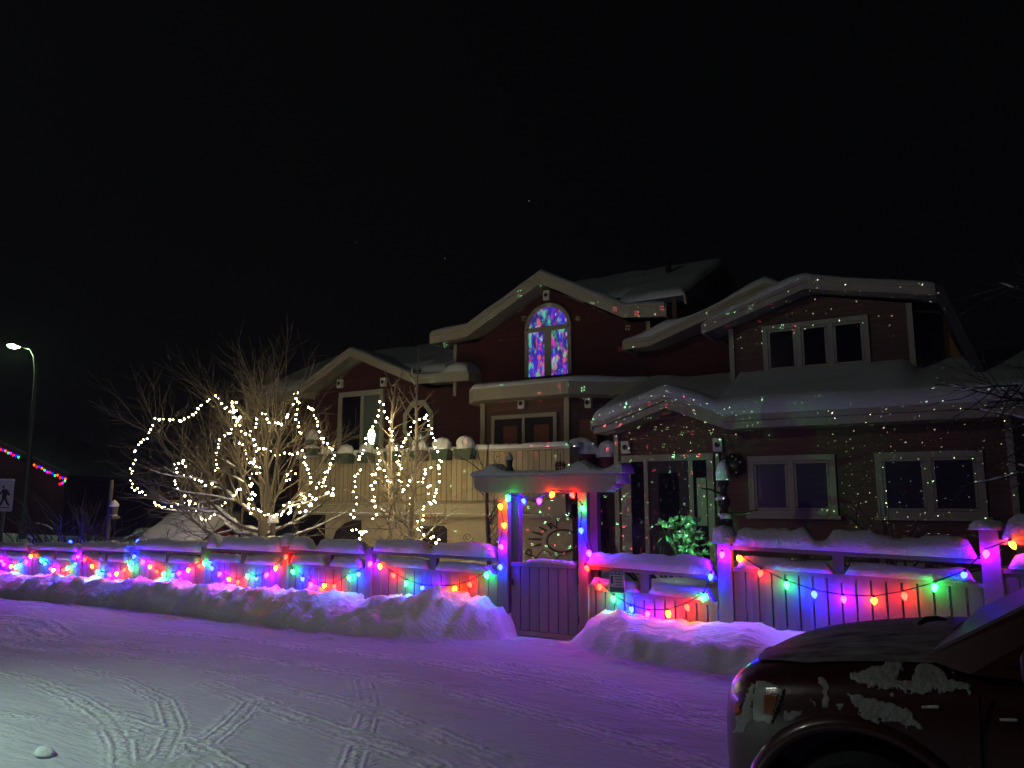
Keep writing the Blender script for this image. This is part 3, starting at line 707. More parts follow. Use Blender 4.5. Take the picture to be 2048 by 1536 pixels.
# snow-topped lantern post on the left deck corner
a, d, z = pp(625, 885, 4.62)
r = thing('garden_lantern', 'dark lantern under a pointed cap of snow on the left deck corner', 'lantern', (a, d, 2.76))
MB().lathe([(.15, 2.76), (.15, 2.95), (.10, 3.0), (.10, 3.12), (.13, 3.14)], (a, d, 0), 10).build('body', M['green_box'], r)
s = MB(); snow_dome(s, (a, d, 3.14), .16, .16, .26, 3.3, 14, 7, 1.5); snow_dome(s, (a, d - .02, 2.93), .17, .17, .08, 1.3); s.build('snow_cap', M['snow'], r, True)
# wall lantern, very bright
a, d, z = pp(743, 872, 6.0)
r = thing('hanging_lantern', 'very bright faceted glass lantern hanging above the deck', 'lantern', (a, d, z))
MB().lathe([(.03, -.2), (.075, -.12), (.09, .05), (.075, .13), (.02, .18)], (a, d, z), 6).build('glass', emit('lantern_glass', (.85, 1, .62), 16), r)
q = MB()
for k in range(6):
    t = math.pi / 3 * k; q.tube([(a + .032 * math.cos(t), d + .032 * math.sin(t), z - .225), (a + .104 * math.cos(t), d + .104 * math.sin(t), z - .12), (a + .124 * math.cos(t), d + .124 * math.sin(t), z + .05), (a + .03 * math.cos(t), d + .03 * math.sin(t), z + .2)], .008, 4)
q.tube([(a, d, z + .2), (a, d, z + .6)], .006, 4); q.build('frame', M['black'], r)

# ------------------------------------------------------------------ fences
def fence(label, posts, sections, base, mats=('fence', 'post')):
    r = thing('garden_fence', label, 'fence', base)
    for a, wd, z1, cap in posts:
        MB().box(a - wd / 2, a + wd / 2, -.05, .06, base_z(a) - .2, z1).build('post', M[mats[1]], r)
        if cap:
            s = MB(); snow_dome(s, (a, 0, z1 + .002), wd * .85 + .02, .11, cap, a); s.build('snow_cap', M['rail_snow'], r, True)
    for (a0, a1, zt0, zt1, zm0, zm1, snow_t, snow_m, gaps, pitch, mids, seed) in sections:
        # zt*: underside of the top rail, zm*: underside of the middle rail
        MB().beam((a0, 0, zt0 + .022), (a1, 0, zt1 + .022), .10, .044).build('top_rail', M[mats[1]], r)
        MB().beam((a0, .005, zm0 + .022), (a1, .005, zm1 + .022), .09, .044).build('middle_rail', M[mats[1]], r)
        for am in mids:
            t = (am - a0) / (a1 - a0); MB().box(am - .055, am + .055, -.03, .04, zm0 + (zm1 - zm0) * t - .04, zt0 + (zt1 - zt0) * t - .001).build('stile', M[mats[1]], r)
        mb = MB(); n = max(1, round((a1 - a0) / pitch)); pw = (a1 - a0) / n
        rg = random.Random(seed)
        for k in range(n):
            x0 = a0 + k * pw; t = (k + .5) / n; zz = zm0 + (zm1 - zm0) * t - .002; e = rg.uniform(-.004, .004)
            mb.box(x0 + .010, x0 + pw - .011, -.022 + e, -.002 + e, base_z(x0) - .1, zz)
        mb.build('boards', M['fence_boards'], r)
        L = a1 - a0
        if snow_t:
            s = MB(); snow_strip(s, (a0 + .03, 0, zt0 + .046), (a1 - .03, 0, zt1 + .046), .095, snow_t, seed, gaps); s.build('snow_cap', M['rail_snow'], r, True)
        if snow_m:
            s = MB(); cuts = [a0] + list(mids) + [a1]
            for x0, x1 in zip(cuts[:-1], cuts[1:]):
                f0 = (x0 - a0) / L; f1 = (x1 - a0) / L
                snow_strip(s, (x0 + .06, -.005, zm0 + (zm1 - zm0) * f0 + .046), (x1 - .06, -.005, zm0 + (zm1 - zm0) * f1 + .046), .085, snow_m, seed + x0)
            s.build('snow_cap', M['rail_snow'], r, True)
    return r
M['fence_boards'] = planks('fence_boards', (.20, .18, .175), .15, 0, .0, .28)
lp = [(-2.81, .12, 1.02, .0), (-4.52, .12, .99, .20), (-6.47, .12, .93, .10), (-8.45, .12, .86, .08), (-10.12, .12, .80, .05), (-11.9, .12, .75, .05), (-14.0, .12, .72, .06)]
ls = [(-2.75, -.60, .93, .91, .735, .70, .17, .12, [(.85, 1.15, .35), (1.5, 1.62, .5)], .155, (-1.66,), 1),
      (-4.46, -2.87, .90, .88, .69, .68, .19, .13, [(.35, .7, .3)], .155, (-3.62,), 2),
      (-6.41, -4.58, .86, .85, .65, .64, .22, .13, [(.2, .45, .25), (1.35, 1.5, .4)], .155, (-5.5,), 3),
      (-8.39, -6.53, .78, .78, .59, .58, .19, .13, [(.5, .6, .5)], .155, (-7.45,), 4),
      (-10.06, -8.51, .72, .72, .54, .53, .16, .12, [], .155, (-9.25,), 5),
      (-11.84, -10.18, .67, .67, .50, .50, .15, .12, [], .155, (-10.95,), 6),
      (-13.94, -11.96, .63, .63, .47, .46, .15, .12, [], .155, (-12.9,), 7)]
fence('long low board fence with snow-heaped rails running left from the gate', lp, ls, (-7, 0, 0))
fence('short fence panel between the gate and the tall fence, with a small sign', [], [(.66, 2.28, pp(1175, 1137, 0)[2], pp(1435, 1159, 0)[2], pp(1172, 1178, 0)[2], pp(1435, 1211, 0)[2], .18, .12, [(.02, .1, .5)], .124, (1.42,), 11)], (1.5, 0, .1))
fence('taller board fence section hung with evenly spaced lights behind the parked car', [(2.37, .15, 1.22, .20), (4.90, .16, 1.42, .10)],
      [(2.45, 4.82, 1.16, 1.10, .925, .875, .20, .12, [(.75, 1.05, .45)], .14, (3.55,), 12)], (3.6, 0, .1))
fence('tallest fence section at the right edge of the picture', [(7.4, .16, 1.5, .1)], [(4.98, 7.32, 1.29, 1.26, 1.02, 1.0, .22, .13, [], .14, (6.1,), 14)], (6.2, 0, .1))
# gate
g = thing('garden_gate', 'grey board gate under the snowy arbor', 'gate', (.07, 0, 0))
mb = MB()
for k in range(7):
    x0 = -.40 + k * .1357; mb.box(x0 + .004, x0 + .129, -.03, -.008, .075, .86)
mb.build('boards', M['gate_wood'], g)
mb = MB(); mb.box(-.40, .55, -.045, .03, .865, .91); mb.box(-.40, .55, -.006, .03, .2, .29); mb.box(-.40, .55, -.006, .03, .68, .76); mb.build('frame', M['gate_wood'], g)
MB().box(-.40, .55, -.05, .02, .02, .07).build('bottom_rail', wood('pale_wood', (.30, .22, .15)), g)
s = MB(); snow_strip(s, (-.2, -.005, .91), (.53, -.005, .91), .045, .05, 77); s.build('snow_cap', M['rail_snow'], g, True)
mb = MB(); mb.box(-.40, -.36, -.052, -.046, .62, .70); mb.tube([(-.385, -.055, .68), (-.37, -.08, .66), (-.385, -.055, .63)], .008, 5); mb.build('latch', M['black'], g)
# arbor
ar = thing('garden_arbor', 'timber arbor with a snow-covered top beam over the gate', 'arbor', (.07, .1, 0))
for a0, a1 in ((-.575, -.435), (.585, .705)):
    for d0 in (-.075, .165):
        MB().box(a0 if d0 < 0 else a0 + .05, a1 if d0 < 0 else a1 + .03, d0, d0 + .10, -.2, 1.795).build('post', M['post'], ar)
for d0, sh in ((-.125, 0), (.12, .0)):
    pts = [(-.93, 2.0), (-.93, 1.87), (-.84, 1.80), (1.0, 1.80), (1.10, 1.88), (1.14, 1.955), (1.14, 2.0)]
    MB().prism(pts, d0, d0 + .045).build('beam', M['arbor_wood'], ar)
MB().prism([(1.09, 1.98), (1.09, 1.86), (1.115, 1.89), (1.135, 1.98)], -.078, .118).build('end_cap', M['arbor_wood'], ar)
mb = MB().box(-.95, 1.15, -.15, .19, 2.002, 2.03)
mb.build('top_board', M['arbor_wood'], ar)
s = MB()
snow_sheet(s, lambda u, v: (-.98 + 2.2 * u, -.15 + .37 * v, 2.03), 60, 20, lambda u, v: .05 + .11 * math.exp(-((u - .14) / .05) ** 2) * (v < .8) + .10 * math.exp(-((u - .72) / .07) ** 2) + .07 * math.exp(-((u - .97) / .06) ** 2), 41, .05, 2.2, .37, (1, 1, 1, 1), .35, 3)
snow_dome(s, (1.14, .03, 1.90), .07, .16, .2, 7.7); s.build('snow_cap', M['rail_snow'], ar, True)
# little ornaments standing on the arbor
a, d, z = pp(1019, 958, .03)
r = thing('garden_ornament', 'small dark faced gnome ornament capped with snow, left on the arbor top', 'ornament', (a, d, z))
MB().lathe([(.05, 2.04), (.055, 2.10), (.035, 2.16), (.04, 2.19), (.045, 2.23), (.03, 2.26)], (a, d, 0), 10).build('figure', M['green_box'], r, True)
s = MB(); snow_dome(s, (a, d, 2.23), .055, .055, .10, 2.2, 12, 6, 1.6); s.build('snow_cap', M['rail_snow'], r, True)
a, d, z = pp(1121, 950, .03)
mb = MB(); rg = random.Random(3)
for k in range(12):
    t = k * math.pi / 6; mb.tube([(a, d, 2.03), (a + .05 * math.cos(t), d + .05 * math.sin(t), 2.08), (a + .065 * math.cos(t), d + .065 * math.sin(t), 2.15), (a + .05 * math.cos(t + .3), d + .05 * math.sin(t + .3), 2.19)], .006, 4)
mb.tube([(a + .065 * math.cos(t * .5236), d + .065 * math.sin(t * .5236), 2.14) for t in range(13)], .006, 4)
mb.tube([(a, d, 2.03), (a, d, 2.3)], .006, 4)
solo('wire_basket', mb, M['black'], 'small black wire basket hanging frame on top of the arbor', 'basket', (a, d, 2.03))
# notice on the fence right of the gate
P = [pp(x, y, -.13) for x, y in ((1219, 1140), (1248, 1143), (1248, 1190), (1220, 1184))]
a0, a1, z1, z0 = P[0][0], P[1][0], P[0][2], P[3][2]
r = thing('notice_sign', 'white notice with green bands pegged to the short fence panel', 'sign', (a0, -.13, z0))
MB().box(a0, a1, -.135, -.125, z0, z1).build('board', M['sign_white'], r)
MB().box(a0, a1, -.139, -.136, z1 - .05, z1).build('header', M['sign_green'], r); MB().box(a0, a1, -.139, -.136, z0, z0 + .06).build('footer', M['sign_green'], r)
q = MB(); q.box(a0 + .02, a0 + .045, -.139, -.136, z0 + .10, z0 + .19)
for k, (x0, x1) in enumerate(((.30, .85), (.42, .9), (.42, .82), (.42, .88), (.42, .7))): q.box(a0 + (a1 - a0) * x0, a0 + (a1 - a0) * x1, -.139, -.136, z1 - .075 - k * .032, z1 - .067 - k * .032)
q.build('small_print', M['sign_dark'], r)
q = MB()
for x in (.06, .15, .24, .33, .5, .59, .75, .84): q.box(a0 + (a1 - a0) * x, a0 + (a1 - a0) * (x + .06), -.143, -.1405, z1 - .034, z1 - .016)
q.build('lettering', M['sign_white'], r)

# ------------------------------------------------------------------ light strings
BM = {}
def bulb_mesh(k, r, L, sides=8):
    key = (k, r, L)
    if key not in BM:
        mb = MB(); mb.lathe([(r * .45, 0), (r * .95, -L * .25), (r, -L * .45), (r * .75, -L * .72), (r * .3, -L * .95), (r * .05, -L)], (0, 0, 0), sides)
        me = bpy.data.meshes.new('bulb'); me.from_pydata(mb.v, [], mb.f); me.materials.append(M[k])
        me.polygons.foreach_set('use_smooth', [True] * len(me.polygons)); BM[key] = me
    return BM[key]
def light_string(label, bulbs, base, r=.030, L=.080, group=None, wire=True, tilt=.45, sag=.0, plabel=True, wr=.006, jump=1.2, name='light_string'):
    root = thing(name, label, 'light string', base, group)
    rg = random.Random(int(base[0] * 100) + len(bulbs)); wb = MB()
    b = Vector(base); prev = None
    for k, p in bulbs:
        o = bpy.data.objects.new('bulb', bulb_mesh(k, r, L)); COL.objects.link(o); o.parent = root
        o.location = Vector(p) - b + Vector((0, 0, L * .5)); o.rotation_euler = (rg.uniform(-tilt, tilt), rg.uniform(-tilt, tilt), rg.uniform(0, 6)); k == 'warm' and setattr(o, 'scale', (rg.uniform(.55, 1.15),) * 3)
        if plabel: o['label'] = 'glowing %s bulb' % k.replace('far_', '')
        t = Vector(p) + Vector((0, 0, L * .5 + .012))
        if wire:
            wb.lathe([(r * .5, -.016), (r * .55, .012)], t, 6)
            if prev is not None and (t - prev).length < jump:
                mid = (prev + t) / 2 - Vector((0, 0, sag * (t - prev).length)); wb.tube([prev, mid, t], wr, 4)
        prev = t
    if wire: wb.build('cable', M['wire'], root)
    return root
def z1(u, v): return u / 2.6667, 640 + v / 2.6667
def z4(u, v): return 480 + u / 3.097, 1040 + v / 3.097
def z8(u, v): return 1140 + u / 2.955, 800 + v / 2.955
def zr(u, v): return 1400 + u / 2.6667, 960 + v / 2.6667
r_, o_, g_, b_, m_ = 'red', 'orange', 'green', 'blue', 'magenta'
LEFT = [(m_, z1(-14, 1275)), (m_, z1(5, 1288)), (m_, z1(22, 1305)), (o_, z1(60, 1315)), (g_, z1(85, 1318)), (b_, z1(108, 1305)), (m_, z1(140, 1290)), (o_, z1(163, 1262)), (r_, z1(190, 1259)), (g_, z1(222, 1285)), (b_, z1(243, 1302)), (m_, z1(270, 1330)), (o_, z1(289, 1337)), (r_, z1(336, 1336)), (g_, z1(365, 1325)), (b_, z1(403, 1302)), (m_, z1(414, 1265)), (r_, z1(455, 1278)), (o_, z1(488, 1315)), (g_, z1(520, 1345)), (b_, z1(541, 1356)), (m_, z1(580, 1361)), (o_, z1(620, 1355)), (r_, z1(662, 1335)), (g_, z1(688, 1308)), (g_, z1(700, 1326)), (b_, z1(718, 1263)), (m_, z1(768, 1293)), (o_, z1(800, 1318)), (r_, z1(832, 1343)), (g_, z1(870, 1358)), (b_, z1(920, 1363)), (m_, z1(958, 1353)), (o_, z1(1005, 1335)), (r_, z1(1058, 1315)), (g_, z1(1088, 1298)), (b_, z1(1128, 1325)), (m_, z1(1175, 1357)), (o_, z1(1218, 1385)), (r_, z1(1268, 1400)),
        (g_, z4(48, 350)), (b_, z4(100, 368)), (m_, z4(172, 343)), (o_, z4(222, 300)), (r_, z4(290, 232)), (g_, z4(325, 322)), (b_, z4(388, 368)), (m_, z4(438, 402)), (o_, z4(525, 410)), (r_, z4(580, 415)), (g_, z4(675, 358)), (b_, z4(733, 338)), (m_, z4(812, 275)), (o_, z4(865, 288)), (r_, z4(945, 345)), (g_, z4(1035, 395)), (b_, z4(1125, 425)), (m_, z4(1218, 430)), (o_, z4(1328, 428)), (r_, z4(1415, 405)), (g_, z4(1525, 345)), (b_, z4(1610, 295))]
GATE = [(m_, (1000, 1095)), (o_, (1007, 1052)), (o_, (1000, 1014)), (g_, (1015, 997)), (b_, (1045, 1003)), (m_, (1079, 1003)), (o_, (1106, 990)), (r_, (1143, 991)), (g_, (1165, 1018)), (b_, (1161, 1062)), (m_, (1177, 1108)), (r_, (1171, 1138))]
RIGHT1 = [(r_, z8(175, 1105)), (g_, z8(258, 1178)), (b_, z8(360, 1240)), (m_, z8(463, 1268)), (o_, z8(577, 1266)), (r_, z8(687, 1230)), (g_, z8(790, 1170)), (b_, z8(835, 1048)), (m_, z8(900, 918))]
RIGHT2 = [(o_, zr(212, 422)), (r_, zr(325, 500)), (g_, zr(463, 563)), (b_, zr(608, 613)), (m_, zr(765, 640)), (o_, zr(928, 648)), (r_, zr(1087, 622)), (g_, zr(1255, 575)), (b_, zr(1415, 512)), (m_, zr(1530, 398)), (o_, zr(1658, 350)), (r_, zr(1790, 430))]
def on(lst, D): return [(k, pp(u, v, D)) for k, (u, v) in lst]
light_string('coloured bulb string swagged along the low fence left of the gate', on(LEFT, -.10), (-7, -.1, .6), group='coloured fence lights')
light_string('coloured bulb string wound round the arbor', on(GATE[:3], -.14) + on(GATE[3:4], -.16) + on(GATE[4:6], .16) + on(GATE[6:8], -.16) + on(GATE[8:], -.14), (.1, -.1, 1.2), group='coloured fence lights')
light_string('coloured bulb string dipping into the snow on the short fence panel', on(RIGHT1, -.10), (1.5, -.1, .6), group='coloured fence lights')
light_string('coloured bulb string across the tall fence section by the car', on(RIGHT2, -.10), (3.6, -.1, .8), group='coloured fence lights')
light_string('two stray blue bulbs in the bushes beyond the low fence', [(b_, pp(139, 1085, .6)), (b_, pp(277, 1083, .4))], (-10, .5, .9), wire=False)
# warm white strings: polylines read off the photograph, bulbs every few centimetres
def zt(p): return (200 + p[0] / 3, 640 + p[1] / 3)
def zb(p): return (560 + p[0] / 3, 640 + p[1] / 3)
def warm(lines, f, D, step, seed, dvar=.5):
    rg = random.Random(seed); out = []
    for ln in lines:
        P = [f(p) for p in ln]; ph = rg.uniform(0, 9); acc = step
        for (x0, y0), (x1, y1) in zip(P[:-1], P[1:]):
            L = math.hypot(x1 - x0, y1 - y0); s = 0
            while s < L:
                if acc >= step:
                    acc -= step * rg.uniform(.6, 1.4); t = s / L; x = x0 + (x1 - x0) * t + rg.gauss(0, 1.9); y = y0 + (y1 - y0) * t + rg.gauss(0, 2.2)
                    out.append(('warm', pp(x, y, D + dvar * math.sin(ph + x * .03))))
                s += .5; acc += .5
    return out
TA = [[(690, 455), (640, 490), (600, 520), (560, 565), (520, 590), (470, 605), (420, 603), (385, 610), (345, 580), (320, 590), (320, 625), (303, 665), (295, 710), (260, 725), (235, 740), (210, 780), (205, 810), (212, 855), (195, 885), (190, 940), (188, 985), (200, 1015), (235, 1015), (225, 1025), (260, 1050), (300, 1083), (335, 1108), (380, 1127), (425, 1118), (465, 1110), (510, 1100), (560, 1098)],
      [(490, 845), (455, 858), (455, 900), (455, 950), (455, 990), (465, 1020), (490, 1042), (520, 1065), (545, 1095)], [(490, 845), (512, 890), (512, 930), (540, 958), (570, 965), (610, 968), (640, 990), (668, 995), (678, 965)]]
TB = [[(690, 455), (720, 490), (745, 525), (770, 550), (800, 560), (805, 480), (815, 520), (810, 560), (800, 590), (825, 620), (850, 655), (870, 690), (895, 700), (930, 745), (965, 775), (1000, 785), (1060, 810), (1120, 815), (1185, 795), (1215, 778)], [(800, 560), (825, 600), (845, 570), (815, 630), (800, 660), (775, 690), (745, 710), (712, 720), (708, 765), (705, 800), (695, 850), (708, 890), (710, 920)],
      [(570, 1098), (585, 1155), (600, 1190), (635, 1200), (670, 1180), (690, 1150), (735, 1118), (770, 1085), (805, 1050), (822, 1030), (850, 1015)]]
TC = [[(910, 665), (935, 640), (935, 615), (965, 580), (985, 560), (990, 580), (1015, 620), (1050, 625), (1075, 630), (1100, 620), (1118, 577), (1145, 560)], [(1190, 435), (1170, 460), (1160, 520), (1175, 545), (1175, 590), (1185, 640), (1200, 670), (1190, 690)], [(1190, 480), (1235, 520), (1275, 535), (1300, 580), (1310, 620), (1312, 650), (1335, 700), (1345, 740), (1368, 745), (1395, 780), (1400, 830), (1380, 885), (1345, 940), (1335, 975), (1300, 990), (1290, 1020)],
      [(1230, 825), (1230, 885), (1248, 910), (1262, 945), (1270, 975)]]
TD = [[(1340, 975), (1345, 995), (1360, 1010), (1370, 1035), (1385, 1045), (1400, 1020), (1405, 1050), (1385, 1055), (1365, 1045)], [(840, 740), (865, 790), (890, 850), (915, 850), (950, 825), (945, 790), (930, 740)], [(910, 845), (945, 900), (960, 920), (900, 930), (910, 1000), (905, 1050), (885, 1085), (895, 1110), (895, 1140), (930, 1135), (980, 1155), (1015, 1170), (1050, 1175), (1090, 1165), (1120, 1180), (1150, 1135)],
      [(1140, 910), (1120, 945), (1130, 970), (1160, 910)], [(1190, 1040), (1215, 1060), (1245, 1100), (1265, 1115), (1225, 1155), (1200, 1140), (1195, 1110), (1250, 1050), (1300, 1085)], [(1100, 1150), (1110, 1120), (1120, 1090), (1145, 1100), (1135, 1155), (1150, 1130)], [(890, 1080), (915, 1080), (930, 1040), (905, 1000)]]
BA = [[(592, 508), (595, 535), (580, 580), (570, 615), (575, 640), (548, 660), (512, 700), (500, 750), (495, 805), (475, 830), (480, 880), (485, 910), (455, 930), (450, 975), (455, 1010), (440, 1030), (455, 1078), (447, 1125), (445, 1155), (418, 1195)], [(565, 740), (575, 765), (590, 795), (595, 840), (575, 865), (600, 890), (575, 910), (555, 960), (555, 1010), (555, 1060), (570, 1110), (568, 1160), (580, 1210)], [(625, 508), (630, 545), (640, 570), (655, 650), (678, 690), (670, 715), (700, 770), (710, 850), (720, 875), (735, 920), (710, 950), (725, 980), (750, 1005), (735, 1040)], [(595, 895), (625, 910), (630, 940), (640, 960), (668, 965), (670, 995)],
      [(440, 1260), (480, 1275), (520, 1268), (475, 1300), (440, 1333)]]
BB = [[(885, 572), (890, 605), (905, 645), (915, 680), (930, 715), (930, 760), (945, 790), (955, 825), (960, 855), (945, 900), (960, 925), (958, 955), (945, 1000), (930, 1050), (930, 1080), (935, 1105), (905, 1105), (885, 1100), (860, 1120), (855, 1140)], [(885, 572), (862, 592), (840, 600), (785, 635), (790, 665), (780, 690), (745, 705), (735, 755), (700, 770), (695, 820), (710, 850)], [(945, 890), (915, 890), (880, 900), (865, 930), (850, 940), (865, 965), (835, 970), (800, 985), (785, 960), (770, 1000), (750, 1010), (735, 1040)], [(895, 990), (880, 1010), (885, 1040)],
      [(770, 1078), (790, 1097), (785, 1175), (812, 1190), (835, 1203), (860, 1190), (855, 1228), (835, 1250), (825, 1270), (845, 1278), (865, 1295), (895, 1307), (920, 1305), (945, 1310), (940, 1345), (945, 1365), (940, 1383)], [(895, 1450), (900, 1470)], [(740, 1460), (765, 1465)]]
WK = dict(r=.019, L=.036, plabel=False, tilt=.9, wr=.004)
TREE_D, BIRCH_D = 2.0, 3.0
for lines, f, D, sd, lab in ((TA, zt, TREE_D, 1, 'warm white string looping round the far left of the big bare tree'), (TB, zt, TREE_D, 2, 'warm white string draped from the crest down the middle left of the big tree'),
                             (TC, zt, TREE_D - .1, 3, 'warm white string hanging in the upper right of the big bare tree'), (TD, zt, TREE_D - .2, 4, 'warm white string bunched low around the trunk of the big bare tree'),
                             (BA, zb, BIRCH_D, 5, 'warm white string in the left half of the birch clump'), (BB, zb, BIRCH_D, 6, 'warm white string in the right half of the birch clump down to the fence')):
    bl = warm(lines, f, D, 8.6 if f is zt else 10.5, sd)
    light_string(lab, bl[:99], bl[len(bl) // 2][1], group='warm white tree lights', **WK)

# ------------------------------------------------------------------ trees
def bend(rg, v, amt): return (v + Vector((rg.gauss(0, amt), rg.gauss(0, amt), rg.gauss(0, amt)))).normalized()
def grow(tr, cr, sn, p, d, L, r, lvl, rg, up, prm, mx):
    n = max(4, int(L / prm['seg'])); st = L / n; pts = [Vector(p)]; rad = [r]; dirs = [Vector(d)]
    for i in range(n):
        d = bend(rg, d, prm['wig']); d = (d + Vector((0, 0, up * st))).normalized()
        pts.append(pts[-1] + d * st); rad.append(max(.0022, r * (1 - .78 * (i + 1) / n))); dirs.append(d)
    mb = tr if lvl < prm['trunk_lv'] else cr
    mb.tube(pts, rad, 7 if r > .06 else 5 if r > .02 else 3, lvl < 2)
    if sn is not None and r > .012:
        for i in range(n):
            if abs(dirs[i].z) < .55 and rad[i] > .011 and rg.random() < .75:
                k = rad[i]; off = Vector((0, 0, k * .75)); w_ = k * (.75 + .3 * rg.random()) + .006
                sn.tube([pts[i] + off, (pts[i] + pts[i + 1]) / 2 + off * 1.15, pts[i + 1] + off], [w_ * .8, w_, w_ * .7], 6)
    if lvl >= mx: return
    nb = int(prm['kids'][min(lvl, len(prm['kids']) - 1)] * L) + 1
    for k in range(nb):
        t = rg.uniform(prm['from'], .97); i = min(n - 1, int(t * n)); fr = t * n - i
        q = pts[i].lerp(pts[i + 1], fr); dd = dirs[i]
        ax = dd.orthogonal().normalized(); ax.rotate(Matrix.Rotation(rg.uniform(0, 6.283), 3, dd))
        nd_ = (dd * math.cos(prm['ang']) + ax * math.sin(prm['ang']) * rg.uniform(.7, 1.25)).normalized()
        rr = max(.0026, min(rad[i] * .62, r * .55)); LL = L * prm['rat'] * rg.uniform(.55, 1.15) * (1.15 - .55 * t)
        if LL > .12: grow(tr, cr, sn, q, nd_, LL, rr, lvl + 1, rg, up * 1.1, prm, mx)
def tree(name, label, cat, base, trunk, limbs, prm, seed, mats, mx, group=None, snow=True):
    r = thing(name, label, cat, base, group); rg = random.Random(seed); tr, cr, sn = MB(), MB(), (MB() if snow else None)
    for P, R0 in trunk: tr.tube([Vector(q) for q in P], R0, 9)
    for p, d, L, rad in limbs: grow(tr, cr, sn, Vector(p), Vector(d).normalized(), L, rad, 1, rg, prm['up'], prm, mx)
    if tr.v: tr.build('trunk', M[mats[0]], r, True, fix=False)
    cr.build('crown', M[mats[1]], r, False, fix=False)
    if snow and sn.v: sn.build('snow_cap', M['snow'], r, True, fix=False)['kind'] = 'stuff'
    return r
# the big spreading tree
tx, td = -7.3, 2.0; B = (tx, td, base_z(tx))
fork = Vector((tx - .02, td, 1.18))
trunk = [([(tx + .06, td, -.2), (tx + .03, td, .3), (tx, td, .8), (tx - .03, td, 1.25), (tx - .02, td, 1.5)], [.21, .17, .145, .13, .09])]
limbs = []
for dx, dd, dz, L, rad, z0 in ((-1, -.25, .02, 3.6, .075, .78), (-1, .3, .10, 3.9, .075, .95), (-1, -.1, .32, 4.0, .075, 1.05), (-1, .2, .60, 4.0, .07, 1.15), (-.75, -.2, .8, 3.6, .07, 1.2),
                               (-.5, .25, 1, 3.4, .065, 1.25), (-.25, -.15, 1, 3.5, .065, 1.3), (0, .2, 1, 3.6, .07, 1.35), (.18, -.2, 1, 3.5, .06, 1.3), (.42, .1, 1, 3.1, .06, 1.25),
                               (.7, -.2, .95, 2.9, .055, 1.2), (.9, .2, .6, 2.7, .055, 1.1), (1, -.2, .25, 2.5, .055, 1.0), (1, .1, .08, 2.2, .05, .9), (-.9, -.5, -.05, 2.2, .06, .8), (-.2, -.7, .9, 2.6, .05, 1.2), (.3, .7, .9, 2.6, .05, 1.2), (-.6, .8, .6, 3, .05, 1.1)):
    limbs.append(((tx - .01, td, z0), (dx, dd, dz), L * (1 - .13 * max(0, min(1, dz))), rad * .62))
PB = dict(seg=.22, wig=.085, up=.16, trunk_lv=2, kids=(3.6, 4.0, 4.2, 3.2), ang=R(36), rat=.64)
PB['from'] = .22
tree('bare_tree', 'big spreading bare tree with snow on its low boughs, wound with warm lights', 'tree', B, trunk, limbs, PB, 21, ('bark', 'twig'), 3)
# birch clump
bx = -4.8
trunk = [([(-5.05, 3.0, -.1), (-5.0, 3.0, .8), (-4.95, 3.0, 1.6), (-5.0, 2.98, 2.5), (-4.98, 3.0, 3.4), (-4.9, 3.0, 4.1)], [.085, .07, .06, .045, .03, .01]),
         ([(-4.55, 3.1, -.1), (-4.55, 3.1, .9), (-4.5, 3.1, 1.9), (-4.42, 3.1, 2.6), (-4.46, 3.1, 3.5), (-4.42, 3.1, 4.75)], [.07, .06, .05, .042, .026, .006])]
limbs = []
rg = random.Random(4)
for z in np.arange(.35, 4.0, .15):
    for x, y in ((-4.98, 3.0), (-4.5, 3.1)):
        t = rg.uniform(0, 6.283); L = (1.35 if z < 2.6 else 1.0) * rg.uniform(.55, 1.1) * (1.1 - z * .13)
        limbs.append(((x, y, z), (math.cos(t), math.sin(t), .45 + z * .14), L, .02))
PBI = dict(seg=.13, wig=.12, up=.22, trunk_lv=2, kids=(5.5, 6, 5), ang=R(42), rat=.6); PBI['from'] = .15
tree('birch_tree', 'twin-stemmed young birch with fine twigs and warm lights, before the deck', 'tree', (bx, 3.0, 0), trunk, limbs, PBI, 8, ('birch', 'twig'), 3)
# young bare tree beside the arbor
trunk = [([(-2.98, 3.5, 0), (-3.02, 3.5, .9), (-3.06, 3.5, 1.5), (-3.08, 3.5, 2.3), (-3.0, 3.5, 3.1)], [.05, .045, .035, .02, .004])]
limbs = [((-3.04, 3.5, z), (math.cos(t), math.sin(t), 1.3), L, .013) for z, t, L in [(rg.uniform(.5, 2.2), rg.uniform(0, 6.28), rg.uniform(.5, 1.0)) for _ in range(18)]]
tree('young_tree', 'slender young bare tree standing left of the arbor', 'tree', (-3, 3.5, 0), trunk, limbs, PBI, 9, ('bark', 'twig'), 2)
# snow-laden shrubs in the right yard
def shrub(label, c, n, L, rad, seed, spread, mats=('dark_twig', 'dark_twig'), mx=2, name='bare_shrub', up=.2, kids=(3, 3)):
    rg = random.Random(seed); limbs = []
    for k in range(n):
        t = rg.uniform(0, 6.283); limbs.append(((c[0] + .08 * math.cos(t), c[1] + .08 * math.sin(t), c[2]), (math.cos(t) * spread, math.sin(t) * spread, rg.uniform(.5, 1.1)), L * rg.uniform(.6, 1.1), rad))
    prm = dict(seg=.12, wig=.12, up=up, trunk_lv=2, kids=kids, ang=R(40), rat=.55); prm['from'] = .25
    r = tree(name, label, 'shrub', c, [], limbs, prm, seed, mats, mx)
    return r
shrub('snow-laden bare shrub below the right-hand ground floor window', (3.9, 3.0, .5), 13, 1.35, .028, 31, .9)
shrub('small snowy shrub under the two-pane ground floor window', (3.0, 3.2, .5), 7, .8, .022, 32, 1.2)
shrub('snowy twiggy bush left of the entrance, behind the short fence panel', (.15, 3.0, .45), 9, .9, .02, 33, .8)
